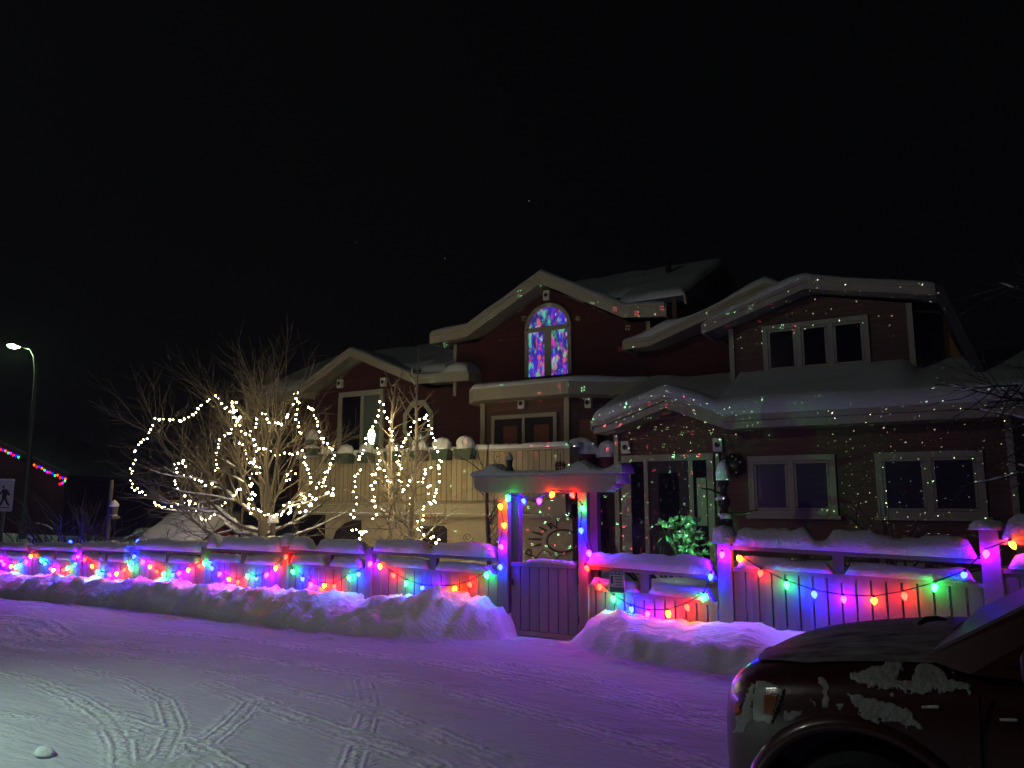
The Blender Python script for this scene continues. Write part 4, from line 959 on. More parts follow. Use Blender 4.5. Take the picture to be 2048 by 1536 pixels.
shrub('twiggy snow-dusted bush in front of the entrance door', (.75, 2.6, .45), 9, .75, .022, 34, 1.0)
# evergreen bush caught in the projector's green light
gc = (1.12, 2.3, .70); r = thing('green_lit_bush', 'broad-leaved bush glowing green in the projector light before the entrance', 'shrub', gc)
rg = random.Random(12); lf = MB(); st = MB()
for k in range(46):
    c = Vector((gc[0] + rg.uniform(-.28, .30), gc[1] + rg.uniform(-.2, .2), gc[2] + rg.uniform(.12, .70)))
    st.tube([(gc[0], gc[1], gc[2] - .05), (c.x * .6 + gc[0] * .4, c.y * .6 + gc[1] * .4, c.z * .6 + gc[2] * .4), c], .006, 4)
    for q in range(5):
        dv = Vector((rg.uniform(-1, 1), rg.uniform(-1, 1), rg.uniform(-.2, 1))).normalized(); sd = dv.orthogonal().normalized(); L = rg.uniform(.08, .13)
        up = dv.cross(sd) * .012
        lf.add([c, c + dv * L * .5 + sd * L * .32 + up, c + dv * L, c + dv * L * .5 - sd * L * .32 + up], [(0, 1, 2), (0, 2, 3)])
st.build('stems', M['dark_twig'], r); lf.build('leaves', plain('bush_leaf', (.42, .50, .42), .6, .3, 12, .2), r, fix=False)
# overhanging tree at the right edge
trunk = [([(7.3, 3.4, 0), (7.25, 3.4, 1.5), (7.2, 3.3, 2.6), (7.3, 3.3, 4.2), (7.2, 3.3, 6)], [.18, .16, .13, .08, .02])]
limbs = [((7.22, 3.35, z), (dx, dd, dz), L, .04) for z, dx, dd, dz, L in ((2.3, -1, .05, .12, 2.6), (2.5, -1, -.15, .28, 2.8), (2.8, -1, .1, .2, 2.9), (3.0, -1, -.1, .42, 2.6), (3.3, -1, .1, .5, 2.4), (2.2, -1, -.2, .0, 2.2), (3.6, -.8, .1, .9, 2.2), (2.6, -.9, -.35, .3, 2.4), (1.6, -1, .1, .12, 1.7))]
PR = dict(seg=.18, wig=.13, up=.02, trunk_lv=2, kids=(3.2, 3.5, 3), ang=R(38), rat=.5); PR['from'] = .25
tree('overhanging_tree', 'dark tree reaching its snowy twigs in from the right edge', 'tree', (7.3, 3.4, 0), trunk, limbs, PR, 14, ('dark_twig', 'dark_twig'), 3)
# distant trees
PF = dict(seg=.5, wig=.10, up=.05, trunk_lv=2, kids=(1.6, 2.0, 1.4), ang=R(40), rat=.5); PF['from'] = .15
def far_tree(u, v_top, Y, label, seed, spr=1.0, name='far_bare_tree'):
    rr = ray(u, v_top); x = rr[0] / rr[1] * Y; zt = HC + rr[2] / rr[1] * Y; a, d = inv(x, Y)
    rg = random.Random(seed); trunk = [([(a, d, -.5), (a, d, zt * .4), (a + .1, d, zt * .75), (a, d, zt)], [.16, .12, .06, .01])]; limbs = []
    for z in np.linspace(zt * .18, zt * .93, 26):
        t = rg.uniform(0, 6.283); limbs.append(((a, d, z), (math.cos(t), math.sin(t), .8), (zt * .3) * (1.1 - z / zt) * spr + .5, .03))
    return tree(name, label, 'tree', (a, d, -.4), trunk, limbs, PF, seed, ('dark_twig', 'dark_twig'), 2, 'bare trees beyond the houses', False)
far_tree(825, 592, 31, 'tall bare tree rising behind the left roof', 41, .55)
far_tree(140, 850, 40, 'dim bare tree behind the coloured eave lights of the neighbour', 42, 1.4)
far_tree(215, 830, 44, 'dim bare tree between the neighbouring house and the lit tree', 43, 1.4)
far_tree(300, 800, 52, 'faint bare tree behind the left side of the lit tree', 44, 1.4)
far_tree(40, 840, 52, 'faint bare tree behind the street lamp', 45, 1.3)
shrub('dark spreading bush beyond the fence under the street lamp', (-13.1, 1.6, -.1), 22, 2.3, .035, 51, 1.0, mx=2)
shrub('dark low bush beyond the fence at the far left edge', (-15.3, 2.4, -.2), 16, 1.9, .03, 52, 1.1, mx=2)
shrub('dark bush beside the pole with the bird feeder', (-11.0, 2.6, -.1), 12, 1.5, .025, 53, 1.1, mx=2)

# ------------------------------------------------------------------ left background: shed, feeders, neighbours, lamp, crossing sign
sa = -11.15; r = thing('garden_shed', 'little red gabled shed sunk under a thick dome of snow left of the big tree', 'shed', (sa - .75, 3.9, 0))
q = MB(); q.add([(sa, 3.05, -.1), (sa, 4.9, -.1), (sa, 4.9, .56), (sa, 3.98, 1.08), (sa, 3.05, .56), (sa - 1.5, 3.05, -.1), (sa - 1.5, 4.9, -.1), (sa - 1.5, 4.9, .56), (sa - 1.5, 3.98, 1.08), (sa - 1.5, 3.05, .56)],
               [(0, 1, 2, 3, 4), (9, 8, 7, 6, 5), (0, 4, 9, 5), (1, 6, 7, 2), (0, 5, 6, 1), (4, 3, 8, 9), (3, 2, 7, 8)])
q.build('wall', siding('shed_red', (.24, .045, .05), .1), r)
q = MB(); q.beam((sa - 1.6, 2.9, .50), (sa + .12, 2.9, .50), .03, .07); q.beam((sa + .10, 2.92, .50), (sa + .10, 3.98, 1.10), .05, .05); q.beam((sa + .10, 3.98, 1.10), (sa + .10, 5.03, .50), .05, .05)
q.add([(sa + .12, 2.9, .53), (sa + .12, 3.98, 1.13), (sa - 1.6, 3.98, 1.13), (sa - 1.6, 2.9, .53)], [(0, 1, 2, 3)]); q.add([(sa + .12, 5.05, .53), (sa + .12, 3.98, 1.13), (sa - 1.6, 3.98, 1.13), (sa - 1.6, 5.05, .53)], [(0, 3, 2, 1)])
q.build('roof', M['dark'], r)
s = MB(); snow_sheet(s, lambda u, v: (sa - 1.78 + 2.0 * u, 2.85 + 2.25 * v, 1.14 - .6 * abs(v - .5) / .5), 26, 30, lambda u, v: .26 + .12 * math.cos((v - .5) * 3), 6, .3, 2.0, 2.25, (1, 1, 1, 1), .12)
s.build('snow_cap', M['snow'], r, True)
# wooden pole with feeder
a, d, z = pp(214, 1085, 1.5)
r = thing('bird_feeder_pole', 'tall wooden pole with a snow-capped bird feeder at the far left yard', 'bird feeder', (a, d, -.2))
MB().box(a - .03, a + .03, d - .03, d + .03, -.2, 2.15).build('pole', M['bark'], r)
q = MB(); q.prism([(a + .05, 1.30), (a + .26, 1.30), (a + .26, 1.36), (a + .05, 1.36)], d - .1, d + .1); q.prism([(a + .09, 1.36), (a + .22, 1.36), (a + .22, 1.56), (a + .09, 1.56)], d - .06, d + .06); q.build('feeder', M['bark'], r)
s = MB(); snow_dome(s, (a + .155, d, 1.56), .10, .10, .15, 1.1, 12, 6, 1.5); snow_dome(s, (a + .155, d, 1.36), .09, .09, .04, 2.1, 12, 4); s.build('snow_cap', M['snow'], r, True)
# feeder hung in the big tree
a, d, z = pp(546, 1050, 1.7)
r = thing('hanging_feeder', 'small hanging feeder under a round snow cap beside the big tree trunk', 'bird feeder', (a, d, z))
q = MB(); q.lathe([(.05, -.28), (.07, -.24), (.05, -.2), (.05, .02), (.08, .04)], (a, d, z), 10); q.tube([(a, d, z + .04), (a + .02, d, z + .7)], .006, 4); q.build('body', M['bark'], r)
s = MB(); snow_dome(s, (a, d, z + .04), .10, .10, .16, 4); snow_dome(s, (a, d, z - .26), .09, .09, .07, 5); s.build('snow_cap', M['snow'], r, True)
# carved post with snow cap right of the entrance
a, d, z = pp(1446, 960, 3.0); z = .45
r = thing('garden_totem', 'narrow ornament post topped by a tall white snow dome before the entrance sidelight', 'ornament', (a, d, z))
MB().lathe([(.05, .3), (.05, 1.2), (.11, 1.22), (.12, 1.42), (.08, 1.5), (.05, 1.58), (.09, 1.62), (.09, 1.72), (.05, 1.76), (.05, 1.9), (.08, 1.92), (.08, 1.98), (.10, 2.0)], (a, d, 0), 12).build('post', M['wreath'], r)
s = MB(); snow_dome(s, (a, d, 2.0), .11, .11, .30, 6, 14, 8, 2.2); snow_dome(s, (a - .03, d, 1.7), .10, .11, .07, 6.4); snow_dome(s, (a + .02, d, 1.42), .12, .12, .10, 6.8); s.build('snow_cap', M['snow'], r, True)
q = MB(); q.tube([(a, d, 1.78), (a - .18, d - .02, 1.86), (a - .32, d - .05, 1.88)], [.02, .016, .01], 5); q.tube([(a, d, 1.5), (a + .3, d, 1.5), (a + .5, d, 1.56)], [.03, .03, .015], 5); q.build('arm', M['wreath'], r)

def far_pt(u, v, Y): rr = ray(u, v); k = Y / rr[1]; return Vector((rr[0] * k, Y, HC + rr[2] * k))
# neighbour's house with coloured eave lights (own frame: world axes)
nh = thing('neighbour_house', 'dark gabled house at the left edge edged with tiny coloured lights', 'house', (0, 0, 0), loc=(-24, 35, -.4), rot=0); BASES[nh.name] = Vector((-24, 35, -.4))
pe = far_pt(133, 958, 35); pl = far_pt(0, 896, 35)
slope = (pl.z - pe.z) / (pl.x - pe.x); apx = pl.x - 3.2; apz = pl.z - slope * 3.2 * -1 if False else pe.z + slope * (apx - pe.x)
q = MB(); q.prism([(2 * apx - pe.x + .3, -.6), (pe.x - .35, -.6), (pe.x - .35, pe.z - .1), (apx, apz - .2), (2 * apx - pe.x + .3, pe.z - .1)], 35.5, 44); q.build('wall', siding('neighbour_brown', (.05, .03, .024), .14), nh)
q = MB(); pr = [(pe.x + .1, pe.z), (apx, apz + .02), (2 * apx - pe.x - .1, pe.z)]; q.prism(pr + [(x, z + .16) for x, z in pr[::-1]], 34.9, 44.5); rf = q.build('roof', M['dark'], nh)
q = MB(); q.prism([(pr[0][0], pr[0][1] + .17), (pr[1][0], pr[1][1] + .17), (pr[2][0], pr[2][1] + .17), (pr[2][0], pr[2][1] + .30), (pr[1][0], pr[1][1] + .34), (pr[0][0], pr[0][1] + .30)], 34.95, 44.4); q.build('snow_cap', plain('thin_old_snow', (.14, .15, .16), .9, .3, 3, .2), rf)
MB().box(apx - .9, apx + .9, 35.42, 35.495, 1.0, 2.3).build('window', M['glass'], nh)
cyc = ['far_red', 'far_blue', 'far_green', 'far_orange', 'far_red', 'far_blue', 'far_orange', 'far_green', 'far_magenta']
pts = []; kk = 0
ls_ = thing('eave_light_string', 'string of tiny coloured lights along the neighbour roof edge at far left', 'light string', (0, 0, 0), loc=(pl.x, 34.85, pl.z), rot=0); BASES[ls_.name] = Vector((pl.x, 34.85, pl.z))
for u in np.arange(-20, 133, 5.2):
    if 40 < u < 64: continue
    p = far_pt(u, 896 + (u / 133) * 62 + random.uniform(-1.5, 2), 34.85); pts.append(p)
pts += [far_pt(130, 960, 34.85), far_pt(125, 964, 34.85), far_pt(120, 966, 34.85)]
for i, p in enumerate(pts):
    o = bpy.data.objects.new('bulb', bulb_mesh(cyc[i % 9], .042, .10, 6)); COL.objects.link(o); o.parent = ls_; o.location = p - Vector((pl.x, 34.85, pl.z))
# snowed-in car standing in the neighbour's drive
cw = far_pt(385, 1062, 26); cwb = Vector((cw.x, 26, -.45))
r = thing('snowed_in_car', 'distant parked car buried in greenish lit snow behind the big tree boughs', 'car', (0, 0, 0), loc=cwb, rot=-.5); BASES[r.name] = Vector()
q = MB()
def loft(mb, secs):
    n = len(secs[0]); n0 = len(mb.v)
    for s_ in secs: mb.v.extend([tuple(p) for p in s_])
    for i in range(len(secs) - 1):
        for k in range(n):
            a = n0 + i * n + k; b = n0 + i * n + (k + 1) % n; mb.f.append((a, b, b + n, a + n))
    mb.f.append(tuple(n0 + k for k in range(n - 1, -1, -1))); mb.f.append(tuple(n0 + (len(secs) - 1) * n + k for k in range(n)))
loft(q, [[(x, -.85 * w_, .3), (x, .85 * w_, .3), (x, .88 * w_, .7), (x, .8 * w_, z), (x, -.8 * w_, z), (x, -.88 * w_, .7)] for x, w_, z in ((-2.1, .8, .7), (-1.9, .95, .9), (-.8, 1, 1.0), (1.9, 1, 1.0), (2.1, .85, .8))])
bo = q.build('body', M['green_box'], r, True)
q = MB(); loft(q, [[(x, -w_, 1.0), (x, w_, 1.0), (x, w_ * .8, z), (x, -w_ * .8, z)] for x, w_, z in ((-1.0, .8, 1.02), (-.4, .8, 1.45), (1.3, .8, 1.5), (1.9, .8, 1.05))]); q.build('cabin', M['glass'], r)
for x in (-1.3, 1.3):
    for y in (-.86, .86): MB().lathe([(.2, -.1), (.33, -.08), (.33, .08), (.2, .1)], (x, y, .33), 16, 'y').build('wheel', M['black'], r)
s = MB(); snow_sheet(s, lambda u, v: (-.6 + 2.2 * u, -.75 + 1.5 * v, 1.46), 24, 18, .34, 3, .3, 2.2, 1.5); s.build('snow_cap', M['snow'], r, True); s = MB(); snow_sheet(s, lambda u, v: (-2.0 + 1.15 * u, -.8 + 1.6 * v, .95 + .06 * u), 18, 18, .28, 4, .25, 1.15, 1.6); s.build('snow_cap', M['snow'], r, True)
# heaps of ploughed snow beyond the yard
sb = MB()
for k, (u, v, Y, rx, h) in enumerate(((150, 1085, 24, 2.2, .7), (235, 1082, 23, 1.8, .75), (60, 1085, 24, 2.4, .7), (300, 1070, 27, 2.0, .8), (480, 1065, 26, 2.4, .8), (190, 1072, 28, 2.6, 1.0))):
    p = far_pt(u, v, Y); a, d = inv(p.x, Y); snow_dome(sb, (a, d, -.55), rx, 1.4, h, k * 1.7, 26, 8, 1.7)
o = sb.build('snow_bank', M['snow'], None, True, (-12, 10, 0)); o['kind'] = 'structure'

# street lamps
def street_lamp(label, base, dirv, H, px=None):
    r = thing('street_lamp', label, 'street lamp', (0, 0, 0), loc=base, rot=0); BASES[r.name] = Vector()
    if px: P = [far_pt(u, v, base[1]) - Vector(base) for u, v in px]; P = [Vector((P[0].x + .05, 0, 0))] + P
    else: P = [Vector((0, 0, 0)), Vector((0, 0, H * .8)), Vector(dirv) * .25 + Vector((0, 0, H * .94)), Vector(dirv) * .7 + Vector((0, 0, H)), Vector(dirv) * 1.3 + Vector((0, 0, H + .02))]
    MB().tube(P, list(np.linspace(.13, .05, len(P))), 10).build('pole', M['metal'], r, True)
    e = P[-1]; t = (P[-1] - P[-2]).normalized()
    q = MB(); loft(q, [[e + t * x + Vector((0, -w_, zb)), e + t * x + Vector((0, w_, zb)), e + t * x + Vector((0, w_ * .7, zt)), e + t * x + Vector((0, -w_ * .7, zt))] for x, w_, zb, zt in ((-.1, .06, -.04, .05), (.1, .13, -.05, .09), (.5, .14, -.05, .09), (.72, .06, -.03, .05))])
    q.build('head', M['metal'], r)
    c = e + t * .42; MB().lathe([(.02, -.19), (.10, -.17), (.15, -.11), (.16, -.055)], c, 14, 'z', (1.6, .9)).build('glass', emit('lamp_glass', (.82, 1, .72), 45, False), r)
    return Vector(base) + c
lp1 = street_lamp('curved steel street lamp shining at the far left', (-17.75, 28, -.4), None, 0, [(50, 1000), (62, 870), (70, 790), (73, 745), (70, 712), (62, 698), (50, 694)])
lp2 = street_lamp('street lamp lighting the snowy road from beside the photographer', (-9.4, 3.6, 0), (1, 0, 0), 6.6)
def lamp(name, typ, p, e, col, size=.1, target=None, ang=None, blend=.5):
    l = bpy.data.lights.new(name, typ); l.energy = e; l.color = col; l.shadow_soft_size = size
    if ang: l.spot_size = R(ang); l.spot_blend = blend
    o = bpy.data.objects.new(name, l); COL.objects.link(o); o.location = p
    if target is not None: o.rotation_euler = (Vector(target) - Vector(p)).to_track_quat('-Z', 'Y').to_euler()
    return o
LAMPC = (.86, 1.0, .80)
lamp('far_lamp_light', 'POINT', lp1 - Vector((0, 0, .35)), FAR_LAMP_W, (.62, 1, .55), .12)
lamp('street_lamp_pool', 'SPOT', lp2 - Vector((0, 0, .35)), LAMP_SPOT_W, (.66, 1.0, .80), .12, lp2 + Vector((1.5, .2, -6)), 82, 1.0)
lamp('street_lamp_spill', 'SPOT', lp2 - Vector((0, 0, .35)), LAMP_SPILL_W, (1.0, .98, .76), .12, W(-2.0, 7, 5.2), 88, 1.0)

lamp('street_lamp_glow', 'POINT', lp2 - Vector((0, 0, .35)), 270, (.95, 1.0, .90), .12)
# pedestrian crossing sign
P0 = far_pt(8, 992, 17.2)
r = thing('crossing_sign', 'white pedestrian crossing sign with a black walking figure at the left edge', 'sign', (0, 0, 0), loc=(P0.x, 17.2, -.4), rot=-.1); BASES[r.name] = Vector((P0.x, 17.2, -.4))
sx, sy, sz = P0.x, 17.2, P0.z; k = 17.2 / F
q = MB(); q.prism([(sx - .21, sz - .335), (sx + .215, sz - .335), (sx + .215, sz + .335), (sx - .21, sz + .335)], sy, sy + .006); q.build('board', M['sign_white'], r)
q = MB()
def sp(x, y): return (sx + (x - 40) * .0031, sz - (y - 505) * .0020)   # sign drawing units
def blob(pts): q.prism([sp(*p) for p in pts], sy - .006, sy - .002)
blob([(30 + 8 * math.cos(t * .6), 405 + 13 * math.sin(t * .6)) for t in range(10)])
blob([(22, 440), (34, 425), (56, 432), (64, 450), (60, 520), (40, 545), (26, 530), (28, 470)])
blob([(56, 432), (66, 440), (88, 490), (84, 500), (70, 498), (60, 476)]); blob([(24, 440), (30, 452), (16, 490), (2, 480), (0, 470), (12, 462)])
blob([(30, 525), (46, 540), (30, 590), (22, 615), (8, 615), (14, 590), (22, 560)]); blob([(44, 530), (60, 520), (72, 565), (92, 606), (78, 610), (60, 580)])
q.build('walking_figure', M['sign_dark'], r)
q = MB(); q.prism([sp(-20, 628), sp(92, 628), sp(92, 636), sp(-20, 636)], sy - .006, sy - .002); q.build('ground_line', M['sign_dark'], r)
MB().box(sx - .03, sx + .03, sy + .008, sy + .05, -.5, sz + .2).build('post', M['metal'], r)
s = MB(); snow_strip(s, (sx - .21, sy + .01, sz + .336), (sx + .21, sy + .01, sz + .336), .03, .05, 9); s.build('snow_cap', M['snow'], r, True)

# ------------------------------------------------------------------ laser projectors (real spot lamps with a dotted gobo)
def laser(name, label, base, target, watts, ang, kind, scale, rad, wash=None):
    r = thing('laser_projector', label, 'projector', base)
    a, d, z = base; MB().box(a - .05, a + .05, d - .07, d + .05, z - .06, z + .06).build('housing', M['black'], r)
    q = MB(); q.tube([(a, d, z - .06), (a, d, z - .8)], .012, 6); q.build('stake', M['black'], r)
    o = lamp(name, 'SPOT', W(a, d + .02, z + .11), watts / 8, (1, 1, 1), 0.0, W(*target), ang, .05)
    l = o.data; l.use_nodes = True; nt = l.node_tree; em = nt.nodes['Emission']
    tc = nt.nodes.new('ShaderNodeTexCoord'); sx = nt.nodes.new('ShaderNodeSeparateXYZ'); nt.links.new(tc.outputs['Normal'], sx.inputs[0])
    cb = nt.nodes.new('ShaderNodeCombineXYZ'); nt.links.new(mathn(nt, 'DIVIDE', sx.outputs[0], sx.outputs[2]), cb.inputs[0]); nt.links.new(mathn(nt, 'DIVIDE', sx.outputs[1], sx.outputs[2]), cb.inputs[1])
    sc_ = nd(nt, 'ShaderNodeVectorMath', operation='SCALE'); nt.links.new(cb.outputs[0], sc_.inputs[0]); sc_.inputs['Scale'].default_value = scale
    vo = nd(nt, 'ShaderNodeTexVoronoi', voronoi_dimensions='2D', i_Scale=1.0, i_Randomness=(1.0 if kind == 'dots' else .55)); nt.links.new(sc_.outputs[0], vo.inputs['Vector'])
    sc3 = nd(nt, 'ShaderNodeSeparateColor'); nt.links.new(vo.outputs['Color'], sc3.inputs[0]); cr, cg, cbb = sc3.outputs[0], sc3.outputs[1], sc3.outputs[2]
    if kind == 'dots':
        rr = mathn(nt, 'MULTIPLY', mathn(nt, 'ADD', mathn(nt, 'MULTIPLY', cr, .8), .4), rad)
        mk = mathn(nt, 'MULTIPLY', mathn(nt, 'LESS_THAN', vo.outputs['Distance'], rr), mathn(nt, 'ADD', mathn(nt, 'POWER', cg, 2.2), .08))
        col = mixc(nt, mathn(nt, 'GREATER_THAN', cbb, .55), (.9, 1, .9), (.45, 1, .5))
    else:
        df = nd(nt, 'ShaderNodeVectorMath', operation='SUBTRACT'); nt.links.new(sc_.outputs[0], df.inputs[0]); nt.links.new(vo.outputs['Position'], df.inputs[1])
        s2 = nt.nodes.new('ShaderNodeSeparateXYZ'); nt.links.new(df.outputs[0], s2.inputs[0])
        vx = mathn(nt, 'SUBTRACT', mathn(nt, 'ABSOLUTE', s2.outputs[0]), .05); vy = mathn(nt, 'SUBTRACT', mathn(nt, 'ABSOLUTE', s2.outputs[1]), mathn(nt, 'ADD', mathn(nt, 'MULTIPLY', cbb, .04), .035))
        ds = mathn(nt, 'SQRT', mathn(nt, 'ADD', mathn(nt, 'MULTIPLY', vx, vx), mathn(nt, 'MULTIPLY', vy, vy)))
        mk = mathn(nt, 'MULTIPLY', mathn(nt, 'LESS_THAN', ds, rad), mathn(nt, 'ADD', mathn(nt, 'MULTIPLY', cg, .8), .2))
        col = mixc(nt, mathn(nt, 'GREATER_THAN', cr, .5), (.35, 1, .55), (1, .10, .16))
    if wash:                                            # stray green light spilling sideways from the lens
        q_ = o.rotation_euler.to_quaternion().inverted() @ (W(*wash) - o.location)
        dx = mathn(nt, 'SUBTRACT', mathn(nt, 'DIVIDE', sx.outputs[0], sx.outputs[2]), q_.x / q_.z); dy = mathn(nt, 'SUBTRACT', mathn(nt, 'DIVIDE', sx.outputs[1], sx.outputs[2]), q_.y / q_.z)
        dd_ = mathn(nt, 'SQRT', mathn(nt, 'ADD', mathn(nt, 'MULTIPLY', dx, dx), mathn(nt, 'MULTIPLY', dy, dy)))
        ws = nd(nt, 'ShaderNodeMapRange', interpolation_type='SMOOTHSTEP'); nt.links.new(dd_, ws.inputs[0]); ws.inputs[1].default_value = .62; ws.inputs[2].default_value = .30; ws.inputs[3].default_value = 0; ws.inputs[4].default_value = .0032
        col = mixc(nt, mathn(nt, 'GREATER_THAN', mk, .001), (.10, 1, .16), col); mk = mathn(nt, 'MAXIMUM', mk, ws.outputs[0])
    nt.links.new(mathn(nt, 'MULTIPLY', mk, 8.0), em.inputs['Strength']); nt.links.new(col, em.inputs['Color'])
laser('dot_projector', 'small black laser projector on a stake by the green-lit bush', (.95, 1.35, .72), (1.9, 5.0, 2.5), LASER_W, 100, 'dots', 31, .050, (1.14, 2.3, 1.1))
laser('cluster_projector', 'small black laser projector on a stake left behind the arbor', (-1.5, 1.6, .55), (-2.6, 6.2, 4.0), LASER_W * 1.1, 92, 'clusters', 11.5, .019)

# ------------------------------------------------------------------ the parked car, cut by the frame
BETA = R(37); CX = Vector((1.37, 3.22, 0))
car = thing('parked_car', 'dark maroon off-road car streaked with snow, nosing in from the right edge', 'car', (0, 0, 0), loc=CX, rot=-BETA); BASES[car.name] = Vector()
m, nt, bs = new_mat('car_paint'); bs.inputs['Base Color'].default_value = (.055, .006, .008, 1); bs.inputs['Roughness'].default_value = .38; bs.inputs['Coat Weight'].default_value = .6; bs.inputs['Coat Roughness'].default_value = .12
nt.links.new(mixc(nt, noi(nt, coords(nt), 14, 6, .7), (.060, .004, .006), (.03, .0035, .005)), bs.inputs['Base Color']); rr_ = mathn(nt, 'ADD', mathn(nt, 'MULTIPLY', noi(nt, coords(nt), 7, 5, .7), .35), .2); nt.links.new(rr_, bs.inputs['Roughness']); M['paint'] = m
m, nt, bs = new_mat('frosted_paint'); n_ = noi(nt, coords(nt, (1, 2, 1)), 6, 8, .7)
mr = nd(nt, 'ShaderNodeMapRange'); nt.links.new(n_, mr.inputs[0]); mr.inputs[1].default_value = .36; mr.inputs[2].default_value = .66
nt.links.new(mixc(nt, mr.outputs[0], (.05, .03, .036), (.30, .28, .30)), bs.inputs['Base Color']); bs.inputs['Roughness'].default_value = .55; bump(nt, bs, n_, .3, .02); M['frost'] = m
HWD = .9
def body_sec(x, ins, zb, zs, ztop):
    h = []
    for y, z in ((ins + .05, zb), (ins + .0, zb + .18), (ins - .005, (zb + zs) * .5 + .02), (ins + .005, zs - .10), (ins + .05, zs - .01), (ins + .28, zs * .45 + ztop * .55 + .005), (HWD, ztop)):
        h.append((x, y, z))
    o = [(x, 2 * HWD - y, z) for _, y, z in h[-2::-1]]
    return h + o
ST = [(-.70, .55, .42, .66, .68), (-.68, .36, .33, .80, .82), (-.62, .18, .28, .88, .92), (-.52, .07, .26, .925, .985), (-.38, .02, .26, .955, 1.02), (-.2, .002, .27, .985, 1.055), (0, 0, .27, 1.01, 1.09), (.22, 0, .27, 1.03, 1.115), (.48, 0, .27, 1.045, 1.12), (.86, 0, .27, 1.05, 1.08), (1.66, 0, .27, 1.06, 1.08), (2.56, 0, .27, 1.07, 1.09), (3.01, .02, .28, 1.07, 1.09), (3.21, .1, .32, 1.0, 1.02), (3.26, .25, .4, .9, .92)]
q = MB(); loft(q, [body_sec(*s_) for s_ in ST])
body = q.build('body', M['paint'], car, True)
sm_ = body.modifiers.new('sub', 'SUBSURF'); sm_.levels = 2; sm_.render_levels = 2
cut = MB()
for x in (0, 2.28):
    for y0, y1 in ((-.2, .34), (1.46, 2.0)):
        cut.lathe([(.43, y0), (.43, y1)], (x, 0, .36), 40, 'y')
co = cut.build('cutter', None, car); bl = body.modifiers.new('arches', 'BOOLEAN'); bl.operation = 'DIFFERENCE'; bl.object = co; bl.solver = 'EXACT'
bpy.context.view_layer.update(); dg = bpy.context.evaluated_depsgraph_get()
me = bpy.data.meshes.new_from_object(body.evaluated_get(dg)); body.modifiers.clear(); body.data = me; bpy.data.objects.remove(co)
bm = bmesh.new(); bm.from_mesh(me); bvh = BVHTree.FromBMesh(bm)
me.polygons.foreach_set('use_smooth', [True] * len(me.polygons))
me.materials.clear(); me.materials.append(M['paint'])
Rc = Matrix.Rotation(BETA, 3, 'Z')
def car_hit(u, v):
    o = Rc @ (Vector((0, 0, HC)) - CX); d = (Rc @ Vector(ray(u, v))).normalized(); return o, d
# flares
for x in (0, 2.28):
    for y, sg in ((.0, -1), (1.8, 1)):
        q = MB(); n = 26
        pr = [(.425, .03), (.43, -.012), (.45, -.024), (.475, -.012), (.495, .015)]
        secs = []
        for i in range(n + 1):
            t = R(-8) + R(196) * i / n; secs.append([(x + r0 * math.cos(t), y - sg * (-1) * 0 + (yy if sg < 0 else -yy), .36 + r0 * math.sin(t)) for r0, yy in pr])
        n0 = len(q.v)
        for s_ in secs: q.v.extend(s_)
        for i in range(n):
            for k in range(4): a_ = n0 + i * 5 + k; q.f.append((a_, a_ + 1, a_ + 6, a_ + 5))
        q.build('wheel_arch', M['paint'], car, True)
def wheel(x, y, sg):
    w_ = MB(); w_.lathe([(.20, -.11), (.30, -.115), (.345, -.10), (.36, -.06), (.36, .06), (.345, .10), (.30, .115), (.20, .11)], (x, y, .36), 44, 'y')
    for k in range(44):
        t = 2 * math.pi * k / 44
        for yy in (-.075, .03): w_.beam((x + .36 * math.cos(t), y + yy, .36 + .36 * math.sin(t)), (x + .36 * math.cos(t + .05), y + yy + .05, .36 + .36 * math.sin(t + .05)), .03, .014, (math.cos(t), 0, math.sin(t)))
    wo = w_.build('wheel', M['black'], car)
    rm = MB(); rm.lathe([(.05, -.02), (.20, -.03), (.215, -.10), (.225, -.105)] if sg < 0 else [(.05, .02), (.20, .03), (.215, .10), (.225, .105)], (x, y, .36), 30, 'y')
    for k in range(5):
        t = 2 * math.pi * k / 5; rm.beam((x + .05 * math.cos(t), y + sg * .07, .36 + .05 * math.sin(t)), (x + .21 * math.cos(t), y + sg * .085, .36 + .21 * math.sin(t)), .06, .025, (0, 1, 0))
    rm.build('rim', M['metal'], wo)
for x in (0, 2.28):
    wheel(x, .15, -1); wheel(x, 1.65, 1)
q = MB(); q.box(-.4, 2.96, .36, 1.44, .28, .6); q.build('underbody', M['black'], car)
# frosted bonnet lying on the body top
def top_z(x, y):
    h = bvh.ray_cast(Vector((x, y, 3)), Vector((0, 0, -1))); return h[0].z if h[0] else 1.0
q = MB(); q.grid(30, 26, lambda u, v: (lambda x, y: (x, y, top_z(x, y) + .010))(-.60 + .86 * u + .10 * (2 * v - 1) ** 2 * (1 - u), HWD + (2 * v - 1) * (.60 + .13 * min(1, u * 3))))
q.build('bonnet', M['frost'], car, True, fix=False)
q = MB(); q.tube([(-.655 + .02 * abs(k - 4), .42 + .12 * k, top_z(-.63, .42 + .12 * k) + .008) for k in range(9)], .014, 6); q.build('bonnet_edge_trim', M['metal'], car)
